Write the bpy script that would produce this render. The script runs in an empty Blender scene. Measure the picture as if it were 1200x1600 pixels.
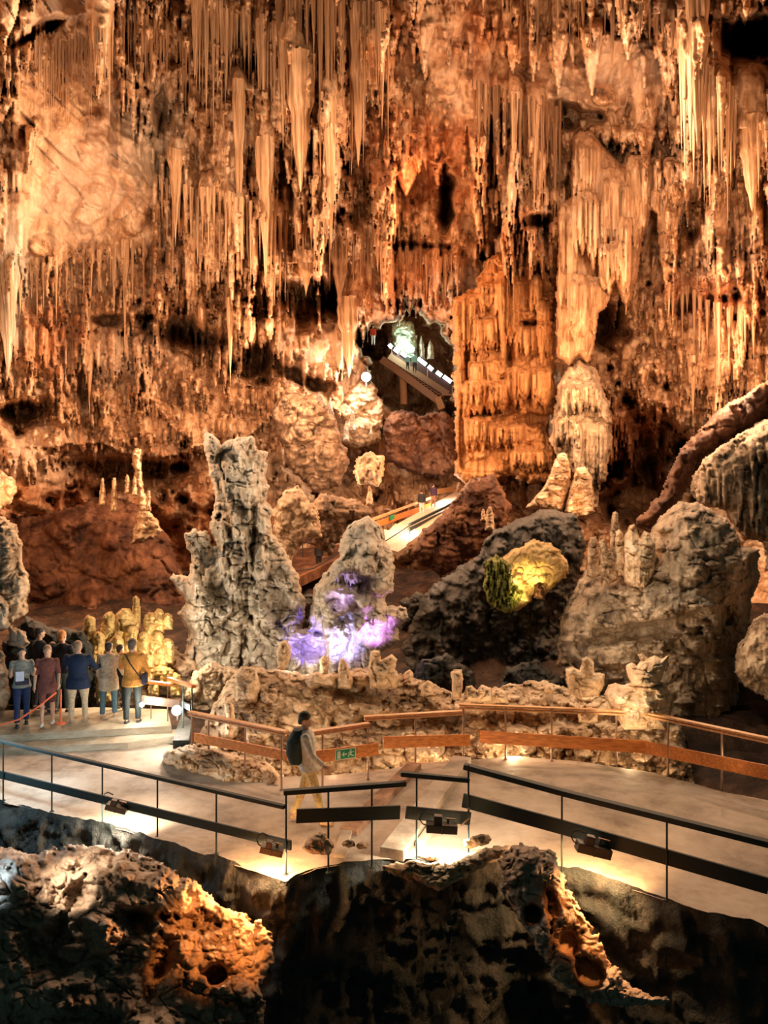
import bpy, math, random
import numpy as np
from mathutils import Vector, Matrix

# ------------------------------------------------------------------ camera, world, exposure
C = bpy.context.scene.collection
CZ = 4.7                       # eye height above the lower walkway
cd = bpy.data.cameras.new('camera'); cam = bpy.data.objects.new('camera', cd); C.objects.link(cam)
cam.location = (0, 0, CZ); cam.rotation_euler = (math.pi/2, 0, 0)
cd.sensor_fit = 'HORIZONTAL'; cd.sensor_width = 36; cd.lens = 36; cd.clip_end = 300; cd.clip_start = .1
bpy.context.scene.camera = cam
W = bpy.data.worlds.new('ambient_fill'); bpy.context.scene.world = W; W.use_nodes = True
W.node_tree.nodes['Background'].inputs[0].default_value = (0.30, 0.62, 0.56, 1)
W.node_tree.nodes['Background'].inputs[1].default_value = 0.042  # dim teal ambient fill added to lift the blacks
vs = bpy.context.scene.view_settings
vs.view_transform = 'Standard'; vs.look = 'None'; vs.gamma = 1; vs.exposure = 0.0; vs.use_curve_mapping = False

F = 1200.0
def at(px, py, D):             # a point of the cave seen at photo position px, py, D metres away
    return Vector(((px-600)/F*D, D, CZ-(py-800)/F*D))
def onz(px, py, z):            # the same on a level of height z
    return at(px, py, (CZ-z)*F/(py-800))

WARM = (1.0, .59, .33); GOLD = (1.0, .68, .30); WHITE = (1.0, .80, .60); COOL = (.62, .86, 1.0); ORANGE = (1.0, .45, .18)
def lamp(px, py, D, watt, col=WARM, size=.3, aim=None, spot=None, blend=.7):
    t = 'SPOT' if spot else 'POINT'
    l = bpy.data.lights.new('cave_light', t); o = bpy.data.objects.new('cave_light', l); C.objects.link(o)
    l.energy = watt; l.color = col; l.shadow_soft_size = size
    o.location = at(px, py, D) if D else Vector(px)
    if spot:
        l.spot_size = math.radians(spot); l.spot_blend = blend
        o.rotation_euler = (at(*aim)-o.location).to_track_quat('-Z', 'Y').to_euler()
    return o
# unseen floodlights placed to shape the cave's brightness: position, power, colour (aimed ones: target and cone)
LIGHTS = [
 # px  py   D   W     col    size aim            spot
 (60, 560, 22, 2100, WARM, .4, None, None),
 (150, 330, 24, 1500, WHITE, .4, None, None),
 (330, 640, 33, 1900, WARM, .4, None, None),
 (455, 575, 38, 1300, WARM, .3, None, None),
 (330, 300, 28, 2200, WARM, .4, None, None),
 (590, 480, 34, 1900, WARM, .4, None, None),
 (600, 120, 26, 1800, WARM, .4, None, None),
 (660, 330, 38, 600, ORANGE, .3, None, None),
 (850, 120, 27, 1500, WARM, .4, None, None),
 (980, 180, 29, 1000, WHITE, .3, None, None),
 (700, 720, 37, 700, ORANGE, .3, None, None),
 (905, 600, 36, 500, ORANGE, .3, None, None),
 (1060, 520, 33, 1500, WARM, .3, None, None),
 (880, 620, 33, 900, WARM, .3, None, None),
 (1120, 560, 27, 2500, WARM, .3, None, None),
 (1130, 250, 24, 1200, WARM, .4, None, None),
 (120, 800, 30, 260, ORANGE, .3, None, None),
 (520, 770, 37, 260, WARM, .3, None, None),
 (900, 790, 31, 160, ORANGE, .3, None, None),
 (455, 1040, 18.4, 70, (1, .82, .62), .12, None, None),
 (250, 1000, 18.2, 190, (1, .86, .66), .12, None, None),
 (430, 700, 19.0, 70, (1, .80, .56), .12, None, None),
 (960, 1010, 16.6, 60, (1, .74, .48), .15, None, None),
 (930, 700, 15.5, 380, (1, .76, .52), .15, None, None),
 (350, 1182, 14.2, 34, (1, .66, .36), .08, None, None),
 (520, 1208, 13.9, 40, (1, .66, .36), .08, None, None),
 (660, 1195, 14.5, 40, (1, .66, .36), .08, None, None),
 (800, 1178, 14.8, 42, (1, .70, .38), .08, None, None),
 (470, 1095, 15.2, 22, (1, .74, .46), .08, None, None),
 (950, 1120, 12.8, 150, (1, .74, .46), .06, (1000, 1075, 15), 60),  # extra spot added to brighten the big pale stalagmite
 (985, 1180, 14.4, 24, (1, .70, .38), .08, None, None),
 (1150, 1190, 12.9, 10, (1, .70, .38), .08, None, None),
 (-60, 1120, 12.0, 150, COOL, .15, None, None),
 (80, 1170, 13.2, 22, COOL, .15, None, None),
]
for a in LIGHTS:
    lamp(a[0], a[1], a[2], a[3], a[4], a[5], a[6], a[7])

# ------------------------------------------------------------------ noise
rng = np.random.default_rng(7); random.seed(7)
def _h(ix, iy, iz, s):
    n = (ix*374761393 + iy*668265263 + iz*2147483647 + s*974634777) & 0xffffffff
    n = ((n ^ (n >> 13))*1274126177) & 0xffffffff
    n = ((n ^ (n >> 16))*2246822519) & 0xffffffff
    return ((n ^ (n >> 15)) & 0xffff)/32767.5 - 1
def vnoise(x, y, s=0):
    x = np.asarray(x, float); y = np.asarray(y, float)
    ix = np.floor(x).astype(np.int64); iy = np.floor(y).astype(np.int64)
    fx = x-ix; fy = y-iy; ux = fx*fx*(3-2*fx); uy = fy*fy*(3-2*fy)
    a = _h(ix, iy, 0, s); b = _h(ix+1, iy, 0, s); c = _h(ix, iy+1, 0, s); d = _h(ix+1, iy+1, 0, s)
    return (a*(1-ux)+b*ux)*(1-uy)+(c*(1-ux)+d*ux)*uy
def fbm(x, y, s=0, o=4, g=.5):
    v = 0; a = 1; t = 0
    for k in range(o):
        v = v+a*vnoise(x*2**k+13.7*k, y*2**k-7.1*k, s+k); t += a; a *= g
    return v/t
def ridge(x, y, s=0, o=3):
    v = 0; a = 1; t = 0
    for k in range(o):
        v = v+a*(1-2*np.abs(vnoise(x*2**k+5.3*k, y*2**k+9.9*k, s+k))); t += a; a *= .55
    return v/t

# ------------------------------------------------------------------ materials
MATS = {}
def nt(name):
    m = bpy.data.materials.new(name); m.use_nodes = True
    return m, m.node_tree.nodes, m.node_tree.links, m.node_tree.nodes['Principled BSDF']
def rock(name, dark, mid, pale, sc=1.0, stretch=.35, bump=.5, bd=.05, rough=.75, attr=False, balance=(.36, .5, .66)):
    if name in MATS: return MATS[name]
    m, N, L, b = nt(name)
    tc = N.new('ShaderNodeTexCoord'); mp = N.new('ShaderNodeMapping'); mp.inputs['Scale'].default_value = (sc, sc, sc*stretch)
    L.new(tc.outputs['Object'], mp.inputs[0])
    n1 = N.new('ShaderNodeTexNoise'); n1.inputs['Scale'].default_value = 1.1; n1.inputs['Detail'].default_value = 12; n1.inputs['Roughness'].default_value = .72
    L.new(mp.outputs[0], n1.inputs[0])
    cr = N.new('ShaderNodeValToRGB'); L.new(n1.outputs[0], cr.inputs[0])
    e = cr.color_ramp.elements; e[0].position = balance[0]; e[0].color = (*dark, 1); e[1].position = balance[2]; e[1].color = (*pale, 1)
    k = e.new(balance[1]); k.color = (*mid, 1)
    col = cr.outputs[0]
    if attr:
        a = N.new('ShaderNodeAttribute'); a.attribute_name = 'mineral'
        sp = N.new('ShaderNodeSeparateColor'); L.new(a.outputs['Color'], sp.inputs[0])
        for ch, c in ((0, (.92, .72, .55)), (1, (.62, .20, .06)), (2, (.42, .42, .36))):
            mx = N.new('ShaderNodeMix'); mx.data_type = 'RGBA'; L.new(sp.outputs[ch], mx.inputs[0])
            L.new(col, mx.inputs[6])
            m2 = N.new('ShaderNodeMix'); m2.data_type = 'RGBA'; m2.inputs[0].default_value = .7; L.new(col, m2.inputs[6]); m2.inputs[7].default_value = (*c, 1)
            L.new(m2.outputs[2], mx.inputs[7]); col = mx.outputs[2]
    L.new(col, b.inputs['Base Color']); b.inputs['Roughness'].default_value = rough
    b.inputs['Specular IOR Level'].default_value = .3
    n2 = N.new('ShaderNodeTexNoise'); n2.inputs['Scale'].default_value = 5; n2.inputs['Detail'].default_value = 8; n2.inputs['Roughness'].default_value = .65
    L.new(mp.outputs[0], n2.inputs[0])
    bp = N.new('ShaderNodeBump'); bp.inputs['Strength'].default_value = bump; bp.inputs['Distance'].default_value = bd
    L.new(n2.outputs[0], bp.inputs['Height']); L.new(bp.outputs[0], b.inputs['Normal'])
    MATS[name] = m; return m
def plain(name, col, rough=.6, metal=0, emit=None, es=0, var=.12, vs_=8, bump=0):
    if name in MATS: return MATS[name]
    m, N, L, b = nt(name)
    n1 = N.new('ShaderNodeTexNoise'); n1.inputs['Scale'].default_value = vs_; n1.inputs['Detail'].default_value = 6
    tc = N.new('ShaderNodeTexCoord'); L.new(tc.outputs['Object'], n1.inputs[0])
    cr = N.new('ShaderNodeValToRGB'); L.new(n1.outputs[0], cr.inputs[0])
    cr.color_ramp.elements[0].position = .3; cr.color_ramp.elements[1].position = .7
    cr.color_ramp.elements[0].color = (*[c*(1-var) for c in col], 1); cr.color_ramp.elements[1].color = (*[min(1, c*(1+var)) for c in col], 1)
    L.new(cr.outputs[0], b.inputs['Base Color']); b.inputs['Roughness'].default_value = rough; b.inputs['Metallic'].default_value = metal
    if bump:
        bp = N.new('ShaderNodeBump'); bp.inputs['Strength'].default_value = bump; bp.inputs['Distance'].default_value = .02
        L.new(n1.outputs[0], bp.inputs['Height']); L.new(bp.outputs[0], b.inputs['Normal'])
    if emit:
        b.inputs['Emission Color'].default_value = (*emit, 1); b.inputs['Emission Strength'].default_value = es
    MATS[name] = m; return m
def wood(name, c1, c2, rough=.5):
    if name in MATS: return MATS[name]
    m, N, L, b = nt(name)
    tc = N.new('ShaderNodeTexCoord'); mp = N.new('ShaderNodeMapping'); mp.inputs['Scale'].default_value = (1.2, 14, 14)
    L.new(tc.outputs['Object'], mp.inputs[0]); n1 = N.new('ShaderNodeTexNoise'); n1.inputs['Scale'].default_value = 2.2; n1.inputs['Detail'].default_value = 7
    L.new(mp.outputs[0], n1.inputs[0]); cr = N.new('ShaderNodeValToRGB'); L.new(n1.outputs[0], cr.inputs[0])
    cr.color_ramp.elements[0].position = .35; cr.color_ramp.elements[1].position = .68
    cr.color_ramp.elements[0].color = (*c1, 1); cr.color_ramp.elements[1].color = (*c2, 1)
    L.new(cr.outputs[0], b.inputs['Base Color']); b.inputs['Roughness'].default_value = rough
    MATS[name] = m; return m

R_WALL = rock('cave_limestone', (.16, .075, .035), (.56, .33, .18), (.88, .66, .46), 1.0, .3, .75, .12, attr=True, balance=(.38, .49, .62))
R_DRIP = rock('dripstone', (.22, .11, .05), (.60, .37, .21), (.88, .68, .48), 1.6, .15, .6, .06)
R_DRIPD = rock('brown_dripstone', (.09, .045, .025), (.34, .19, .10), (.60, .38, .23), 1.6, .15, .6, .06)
R_PANEL = rock('amber_flowstone', (.16, .065, .02), (.50, .25, .10), (.72, .42, .20), 2.2, .10, .6, .06)
R_GREY = rock('grey_limestone', (.12, .085, .06), (.47, .36, .25), (.78, .65, .50), 1.3, .7, .8, .08)
R_WHITE = rock('pale_flowstone', (.30, .25, .19), (.66, .58, .47), (.88, .82, .72), 1.8, .5, .6, .05)
R_TAN = rock('tan_limestone', (.13, .075, .04), (.58, .41, .26), (.90, .73, .54), 1.8, .8, .8, .06)
R_CREAM = rock('cream_flowstone', (.34, .22, .12), (.78, .58, .38), (.94, .80, .62), 2.0, .8, .6, .05)
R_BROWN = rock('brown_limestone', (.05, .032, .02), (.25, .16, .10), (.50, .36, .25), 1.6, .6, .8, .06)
R_FLOOR = rock('dark_clay_floor', (.012, .009, .008), (.045, .024, .016), (.14, .075, .045), .9, 1, .9, .1)
R_RED = rock('red_clay_rock', (.03, .012, .008), (.11, .045, .024), (.27, .13, .07), .9, .7, .6, .08)
R_BLACK = rock('dark_shade_rock', (.02, .028, .026), (.045, .045, .04), (.10, .085, .07), 1.5, .8, .9, .08, rough=.55)  # shade and the teal of lifted blacks put into the rock colour
R_FORE = rock('foreground_rock', (.06, .04, .03), (.40, .29, .21), (.66, .52, .40), 1.4, .9, 1.0, .08, balance=(.36, .47, .62))
R_GOLD = rock('ochre_limestone', (.20, .12, .04), (.68, .46, .18), (.90, .70, .36), 2.0, .8, .7, .05)
M_CONC = rock('walkway_concrete', (.22, .17, .13), (.46, .37, .29), (.62, .52, .42), .6, 1, .25, .02, rough=.7)
M_STEEL = plain('lifted_black_steel', (.02, .035, .034), .6, .2)  # teal of the lifted blacks put into the dark steel colour
M_GALV = plain('worn_steel_post', (.32, .20, .14), .5, .5)
M_BLACKWOOD = wood('lifted_black_wood', (.014, .026, .025), (.022, .034, .032), .7)  # near rails' silhouette and lifted teal black put into the wood colour
M_WOOD = wood('orange_varnished_wood', (.60, .17, .03), (.92, .33, .07), .45)
M_RAILW = wood('light_varnished_wood', (.62, .28, .10), (.95, .52, .24), .4)
M_HOUS = plain('lamp_housing_metal', (.07, .055, .045), .5, .3)
M_CABLE = plain('black_cable', (.02, .02, .02), .5)
def glow(name, col, s): return plain(name, (.8, .8, .8), .4, 0, col, s, var=0)

# ------------------------------------------------------------------ object helpers
def link(o, parent=None):
    C.objects.link(o)
    if parent: o.parent = parent
    return o
def tag(o, label=None, cat=None, group=None, kind=None):
    if label: o['label'] = label
    if cat: o['category'] = cat
    if group: o['group'] = group
    if kind: o['kind'] = kind
    return o
def thing(name, loc, label, cat, group=None, rz=0):
    o = bpy.data.objects.new(name, None); o.empty_display_size = .2; o.location = loc; o.rotation_euler = (0, 0, rz); link(o)
    return tag(o, label, cat, group)
def mesh_np(name, V, Q, mat, parent=None, smooth=True, loc=None, attr=None):
    """V (n,3) world points, Q (m,3 or 4) faces; origin moved to the base centre"""
    V = np.asarray(V, float); Q = np.asarray(Q, np.int64)
    if loc is None: loc = (float((V[:, 0].max()+V[:, 0].min())/2), float((V[:, 1].max()+V[:, 1].min())/2), float(V[:, 2].min()))
    V = V-np.array(loc)
    me = bpy.data.meshes.new(name); k = Q.shape[1]
    me.vertices.add(len(V)); me.vertices.foreach_set('co', V.ravel())
    me.loops.add(Q.size); me.loops.foreach_set('vertex_index', Q.ravel())
    me.polygons.add(len(Q)); me.polygons.foreach_set('loop_start', np.arange(len(Q))*k)
    if smooth: me.polygons.foreach_set('use_smooth', np.ones(len(Q), bool))
    me.update(); me.validate()
    if attr is not None:
        ca = me.color_attributes.new('mineral', 'FLOAT_COLOR', 'POINT')
        ca.data.foreach_set('color', np.concatenate([attr, np.ones((len(V), 1))], 1).ravel())
    me.materials.append(mat)
    o = bpy.data.objects.new(name, me); o.location = loc
    return link(o, parent)

class MB:                       # collects simple solids for one mesh
    def __init__(s): s.v = []; s.f = []
    def add(s, V, Fc):
        n = len(s.v); s.v += [tuple(p) for p in V]; s.f += [tuple(i+n for i in f) for f in Fc]
    def box(s, c, sz, M=None, bev=0):
        x, y, z = [q/2 for q in sz]; V = [Vector((a*x, b*y, d*z)) for a in (-1, 1) for b in (-1, 1) for d in (-1, 1)]
        V = [((M @ p) if M else p)+Vector(c) for p in V]
        s.add(V, [(0, 1, 3, 2), (4, 6, 7, 5), (0, 4, 5, 1), (2, 3, 7, 6), (0, 2, 6, 4), (1, 5, 7, 3)])
    def beam(s, a, b, w, h, up=Vector((0, 0, 1))):
        a = Vector(a); b = Vector(b); d = (b-a).normalized(); sd = d.cross(up)
        sd = sd.normalized() if sd.length > 1e-5 else Vector((1, 0, 0)); u = sd.cross(d)
        V = [p+sd*i*w/2+u*j*h/2 for p in (a, b) for i, j in ((-1, -1), (1, -1), (1, 1), (-1, 1))]
        s.add(V, [(3, 2, 1, 0), (4, 5, 6, 7), (0, 1, 5, 4), (1, 2, 6, 5), (2, 3, 7, 6), (3, 0, 4, 7)])
    def tube(s, pts, r, n=8):
        pts = [Vector(p) for p in pts]; rr = r if isinstance(r, (list, tuple)) else [r]*len(pts); V = []; Fc = []
        for i, p in enumerate(pts):
            d = (pts[min(i+1, len(pts)-1)]-pts[max(i-1, 0)]).normalized()
            a = d.orthogonal().normalized() if abs(d.z) > .95 else d.cross(Vector((0, 0, 1))).normalized()
            b = d.cross(a)
            for k in range(n):
                t = 2*math.pi*k/n; V.append(p+(a*math.cos(t)+b*math.sin(t))*rr[i])
        for i in range(len(pts)-1):
            for k in range(n): Fc.append((i*n+k, i*n+(k+1) % n, (i+1)*n+(k+1) % n, (i+1)*n+k))
        Fc.append(tuple(range(n))[::-1]); Fc.append(tuple((len(pts)-1)*n+k for k in range(n)))
        s.add(V, Fc)
    def rings(s, R, n=16):      # R: (center, rx, ry)
        V = []; Fc = []
        for c, rx, ry in R:
            for k in range(n):
                t = 2*math.pi*k/n; V.append(Vector(c)+Vector((rx*math.cos(t), ry*math.sin(t), 0)))
        for i in range(len(R)-1):
            for k in range(n): Fc.append((i*n+k, i*n+(k+1) % n, (i+1)*n+(k+1) % n, (i+1)*n+k))
        Fc.append(tuple(range(n))[::-1]); Fc.append(tuple((len(R)-1)*n+k for k in range(n)))
        s.add(V, Fc)
    def ball(s, c, r, n=12, M=None):
        r = r if isinstance(r, (list, tuple)) else (r, r, r); V = []; Fc = []
        for i in range(n//2+1):
            f = math.pi*i/(n//2)
            for k in range(n):
                t = 2*math.pi*k/n; p = Vector((r[0]*math.sin(f)*math.cos(t), r[1]*math.sin(f)*math.sin(t), r[2]*math.cos(f)))
                V.append(((M @ p) if M else p)+Vector(c))
        for i in range(n//2):
            for k in range(n): Fc.append((i*n+k, (i+1)*n+k, (i+1)*n+(k+1) % n, i*n+(k+1) % n))
        s.add(V, Fc)
    def build(s, name, mat, parent=None, smooth=False, remesh=0, bevel=0, world=True):
        me = bpy.data.meshes.new(name); v = [Vector(p) for p in s.v]
        off = Vector((0, 0, 0))
        if parent is None and world:
            xs = [p.x for p in v]; ys = [p.y for p in v]; zs = [p.z for p in v]
            off = Vector(((max(xs)+min(xs))/2, (max(ys)+min(ys))/2, min(zs)))
        me.from_pydata([p-off for p in v], [], s.f); me.materials.append(mat)
        if smooth: me.polygons.foreach_set('use_smooth', [True]*len(me.polygons))
        o = bpy.data.objects.new(name, me); o.location = off; link(o, parent)
        if remesh:
            r = o.modifiers.new('r', 'REMESH'); r.mode = 'VOXEL'; r.voxel_size = remesh; r.use_smooth_shade = True
            sm = o.modifiers.new('s', 'SMOOTH'); sm.iterations = 4; sm.factor = .5
        if bevel:
            bv = o.modifiers.new('b', 'BEVEL'); bv.width = bevel; bv.segments = 2
        return o

# ------------------------------------------------------------------ sculpted rock surfaces
class Relief:
    """a rock face: a grid of points whose distance D is sculpted; built as real 3-D geometry"""
    def __init__(s, x0, y0, x1, y1, st, D):
        s.st = st; s.x0 = x0; s.y0 = y0
        s.X, s.Y = np.meshgrid(np.arange(x0, x1+.01, st), np.arange(y0, y1+.01, st))
        s.D = np.full(s.X.shape, float(D)) if np.isscalar(D) else D(s.X, s.Y)
        s.A = np.zeros(s.X.shape+(3,))
    def win(s, xa, ya, xb, yb):
        h, w = s.X.shape
        i0 = max(0, int((ya-s.y0)/s.st)); i1 = min(h, int((yb-s.y0)/s.st)+2); j0 = max(0, int((xa-s.x0)/s.st)); j1 = min(w, int((xb-s.x0)/s.st)+2)
        return (slice(i0, i1), slice(j0, j1)) if i1 > i0 and j1 > j0 else None
    def get(s, px, py):
        h, w = s.X.shape
        return float(s.D[min(h-1, max(0, int(round((py-s.y0)/s.st)))), min(w-1, max(0, int(round((px-s.x0)/s.st))))])
    def wx(s):
        if not hasattr(s, 'nom'): s.nom = float(np.median(s.D)) if s.X.size < 3e5 else base(s.X, s.Y)
        return (s.X-600)/F*s.nom, CZ-(s.Y-800)/F*s.nom
    def pocket(s, cx, cy, rx, ry, dep, ang=0, p=2):
        w = s.win(cx-2.2*max(rx, ry), cy-2.2*max(rx, ry), cx+2.2*max(rx, ry), cy+2.2*max(rx, ry))
        if not w: return
        dx = s.X[w]-cx; dy = s.Y[w]-cy; a = math.radians(ang); u = (dx*math.cos(a)+dy*math.sin(a))/rx; v = (-dx*math.sin(a)+dy*math.cos(a))/ry
        wob = .6*fbm(s.X[w]/26., s.Y[w]/26., 91, 4)
        s.D[w] += dep*np.exp(-((u*u+v*v)*(1+wob*2))**p)
    def drip(s, cx, yt, L, w, off=.3, tip=1.3, stick=.0, lean=0, k=1.0):
        wn = s.win(cx-w-abs(lean), yt-2, cx+w+abs(lean), yt+L)
        if not wn: return
        X = s.X[wn]; Y = s.Y[wn]; D = s.D[wn]; t = (Y-yt)/L
        r = w*np.clip(1-np.clip(t, 0, 1)**tip, 0, 1)
        q = 1-((X-cx-lean*t)/np.maximum(r, 1e-3))**2
        D0 = s.get(cx, yt); D0 = D0*(1-stick)+D*stick
        n = D0-off*np.clip(t*6, 0, 1)-np.sqrt(np.clip(q, 0, 1))*r*D0/F*k
        m = (q > 0) & (t >= 0) & (t < 1)
        s.D[wn] = np.where(m, np.minimum(D, n), D)
    def row(s, x0, x1, yt, yb, w, off=.3, tip=2.5, var=.45, stick=.3, k=1.0, arch=0):
        x = x0+w*.5
        while x < x1:
            ww = w*random.uniform(.6, 1.5); u = (x-x0)/(x1-x0)
            tp = (yt if np.isscalar(yt) else yt[0]+(yt[1]-yt[0])*u)+arch*(2*u-1)**2+random.uniform(-3, 3); bt = yb if np.isscalar(yb) else yb[0]+(yb[1]-yb[0])*u
            s.drip(x, tp, (bt-tp)*random.uniform(1-var, 1), ww, off*random.uniform(.5, 1.2), tip*random.uniform(.7, 1.4), stick, random.uniform(-2, 2), k)
            x += ww*random.uniform(.8, 1.3)
    def lump(s, cx, cy, rx, ry, h, saw=.6):
        w = s.win(cx-rx*1.35, cy-ry*1.05, cx+rx*1.35, cy+ry*1.05)
        if not w: return
        u = (s.X[w]-cx)/rx; v = (s.Y[w]-cy)/ry; u = u+.25*vnoise(s.X[w]/rx*1.7, s.Y[w]/ry*1.7, 5)
        q = np.clip(1-u*u-v*v, 0, 1); sw = np.clip(.5+.5*v, 0, 1)
        s.D[w] -= h*np.sqrt(q)*(1-saw+saw*sw*1.6)*(q > 0)
    def lumps(s, n, x0, y0, x1, y1, r0, r1, h=.8, asp=1.0, saw=.6, poly=None):
        for _ in range(n):
            cx = random.uniform(x0, x1); cy = random.uniform(y0, y1); r = r0+(r1-r0)*random.random()**2
            D = s.get(cx, cy); s.lump(cx, cy, r, r*asp*random.uniform(.7, 1.4), 1.7*h*r*D/F, saw)
    def shingles(s, n, r0, r1, h, asp=1.6, edge=None):
        """overlapping drip lobes: each swells downward and ends in an undercut rim"""
        P = np.zeros(s.X.shape); k = float(np.median(s.D))/F
        for _ in range(n):
            cx = random.uniform(s.X.min(), s.X.max()); cy = random.uniform(s.Y.min(), s.Y.max()); rx = r0+(r1-r0)*random.random()**1.6; ry = rx*asp*random.uniform(.7, 1.4)
            w = s.win(cx-rx, cy-ry, cx+rx, cy+ry)
            if not w: continue
            u = (s.X[w]-cx)/rx; q = np.sqrt(np.clip(1-u*u, 0, 1)); v = (s.Y[w]-cy)/ry; t = (v+1)/(1+.85*q)
            p = h*rx*k*(.25+.75*q)*np.clip(t, 0, 1)**.8*np.sqrt(np.clip(1-np.clip((t-.8)/.2, 0, 1)**2, 0, 1))*(q > 0)*(t > 0)*(t < 1)
            P[w] = np.maximum(P[w], p)
        s.D -= P
    def noise(s, amp, sx, sz, seed=0, kind='fbm', o=4, mask=None):
        x, z = s.wx(); n = (fbm if kind == 'fbm' else ridge)(x/sx, z/sz, seed, o)
        s.D = s.D-amp*n*(1 if mask is None else mask)
    def crack(s, amp, sx, sz, seed=0, wdt=.10):
        x, z = s.wx(); wx_ = x/sx+.7*fbm(x/sx*.9, z/sz*.9, seed+40, 3); wz = z/sz+.7*fbm(x/sx*.9+9, z/sz*.9, seed+41, 3)
        s.D = s.D+amp*np.clip(1-np.abs(vnoise(wx_, wz, seed))/wdt, 0, 1)**.8
    def paint(s, ch, cx, cy, rx, ry, a=1.0, ang=0):
        w = s.win(cx-2*max(rx, ry), cy-2*max(rx, ry), cx+2*max(rx, ry), cy+2*max(rx, ry))
        if not w: return
        dx = s.X[w]-cx; dy = s.Y[w]-cy; an = math.radians(ang); u = (dx*math.cos(an)+dy*math.sin(an))/rx; v = (-dx*math.sin(an)+dy*math.cos(an))/ry
        g = a*np.clip(1.35-np.sqrt(u*u+v*v)+.8*fbm(s.X[w]/35., s.Y[w]/35., 33+ch, 4), 0, 1)
        s.A[w+(ch,)] = np.maximum(s.A[w+(ch,)], g)
    def verts(s, D=None):
        D = s.D if D is None else D
        return np.stack([(s.X-600)/F*D, D, CZ-(s.Y-800)/F*D], -1)
    def faces(s, mask):          # mask over cells
        h, w = s.X.shape; idx = np.arange(h*w).reshape(h, w)
        q = np.stack([idx[:-1, :-1], idx[1:, :-1], idx[1:, 1:], idx[:-1, 1:]], -1)
        return q[mask]
    def sheet(s, name, mat, mask=None, attr=False):
        h, w = s.X.shape
        if mask is None: mask = np.ones((h-1, w-1), bool)
        Q = s.faces(mask); V = s.verts().reshape(-1, 3); used = np.unique(Q); re = np.zeros(len(V), np.int64); re[used] = np.arange(len(used))
        return mesh_np(name, V[used], re[Q], mat, attr=s.A.reshape(-1, 3)[used] if attr else None)

def sdf(poly, X, Y):
    P = np.array(poly, float); d = np.full(X.shape, 1e9); ins = np.zeros(X.shape, bool); n = len(P)
    for i in range(n):
        a = P[i]; b = P[(i+1) % n]; e = b-a; wx = X-a[0]; wy = Y-a[1]
        t = np.clip((wx*e[0]+wy*e[1])/(e@e+1e-9), 0, 1); d = np.minimum(d, (wx-e[0]*t)**2+(wy-e[1]*t)**2)
        c = ((a[1] > Y) != (b[1] > Y)) & (X < (b[0]-a[0])*(Y-a[1])/(b[1]-a[1]+1e-12)+a[0]); ins ^= c
    return np.where(ins, 1, -1)*np.sqrt(d)

def body(name, poly, D0, thick, mat, st=2.0, sculpt=None, edge=None, rag=3.0, slope=0, label=None, cat=None, group=None, kind=None, soft=.5):
    """a free-standing rock: rounded front and back around an outline at distance D0; slope: metres nearer per metre of height (negative leans away)"""
    P = np.array(poly, float); x0, y0 = P.min(0)-8; x1, y1 = P.max(0)+8
    R = Relief(x0, y0, x1, y1, st, 1.0)
    sd = sdf(poly, R.X, R.Y)+rag*fbm(R.X/14., R.Y/14., int(abs(x0)+D0), 3)*1.8+rag*.4*vnoise(R.X/5., R.Y/4., 3)
    e = edge or .5*min(x1-x0, y1-y0); g = np.clip(sd/e, 0, 1); h = thick*(1-(1-g)**2)**soft
    mid = D0+slope*(R.Y-y1)/F*D0
    R.D = mid-h
    if sculpt: sculpt(R)
    fade = np.clip(sd/5, 0, 1); Df = mid-(mid-R.D)*np.clip(fade*1.2, 0, 1); Df = np.minimum(Df, mid-.002); Db = mid+h*.8+.002
    inn = sd > 0; cell = inn[:-1, :-1] & inn[1:, :-1] & inn[1:, 1:] & inn[:-1, 1:]
    V = np.concatenate([R.verts(Df).reshape(-1, 3), R.verts(Db).reshape(-1, 3)]); n = R.X.size
    Qf = R.faces(cell); Qb = Qf[:, ::-1]+n
    # rim walls
    ed = np.concatenate([Qf[:, [0, 1]], Qf[:, [1, 2]], Qf[:, [2, 3]], Qf[:, [3, 0]]]); key = ed[:, 0]*n+ed[:, 1]; rev = ed[:, 1]*n+ed[:, 0]
    be = ed[~np.isin(key, rev)]; Qs = np.stack([be[:, 1], be[:, 0], be[:, 0]+n, be[:, 1]+n], -1)
    Q = np.concatenate([Qf, Qb, Qs]); used = np.unique(Q); re = np.zeros(len(V), np.int64); re[used] = np.arange(len(used))
    A = np.concatenate([R.A.reshape(-1, 3)]*2)[used]
    o = mesh_np(name, V[used], re[Q], mat, attr=A)
    return tag(o, label, cat, group, kind)

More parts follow.
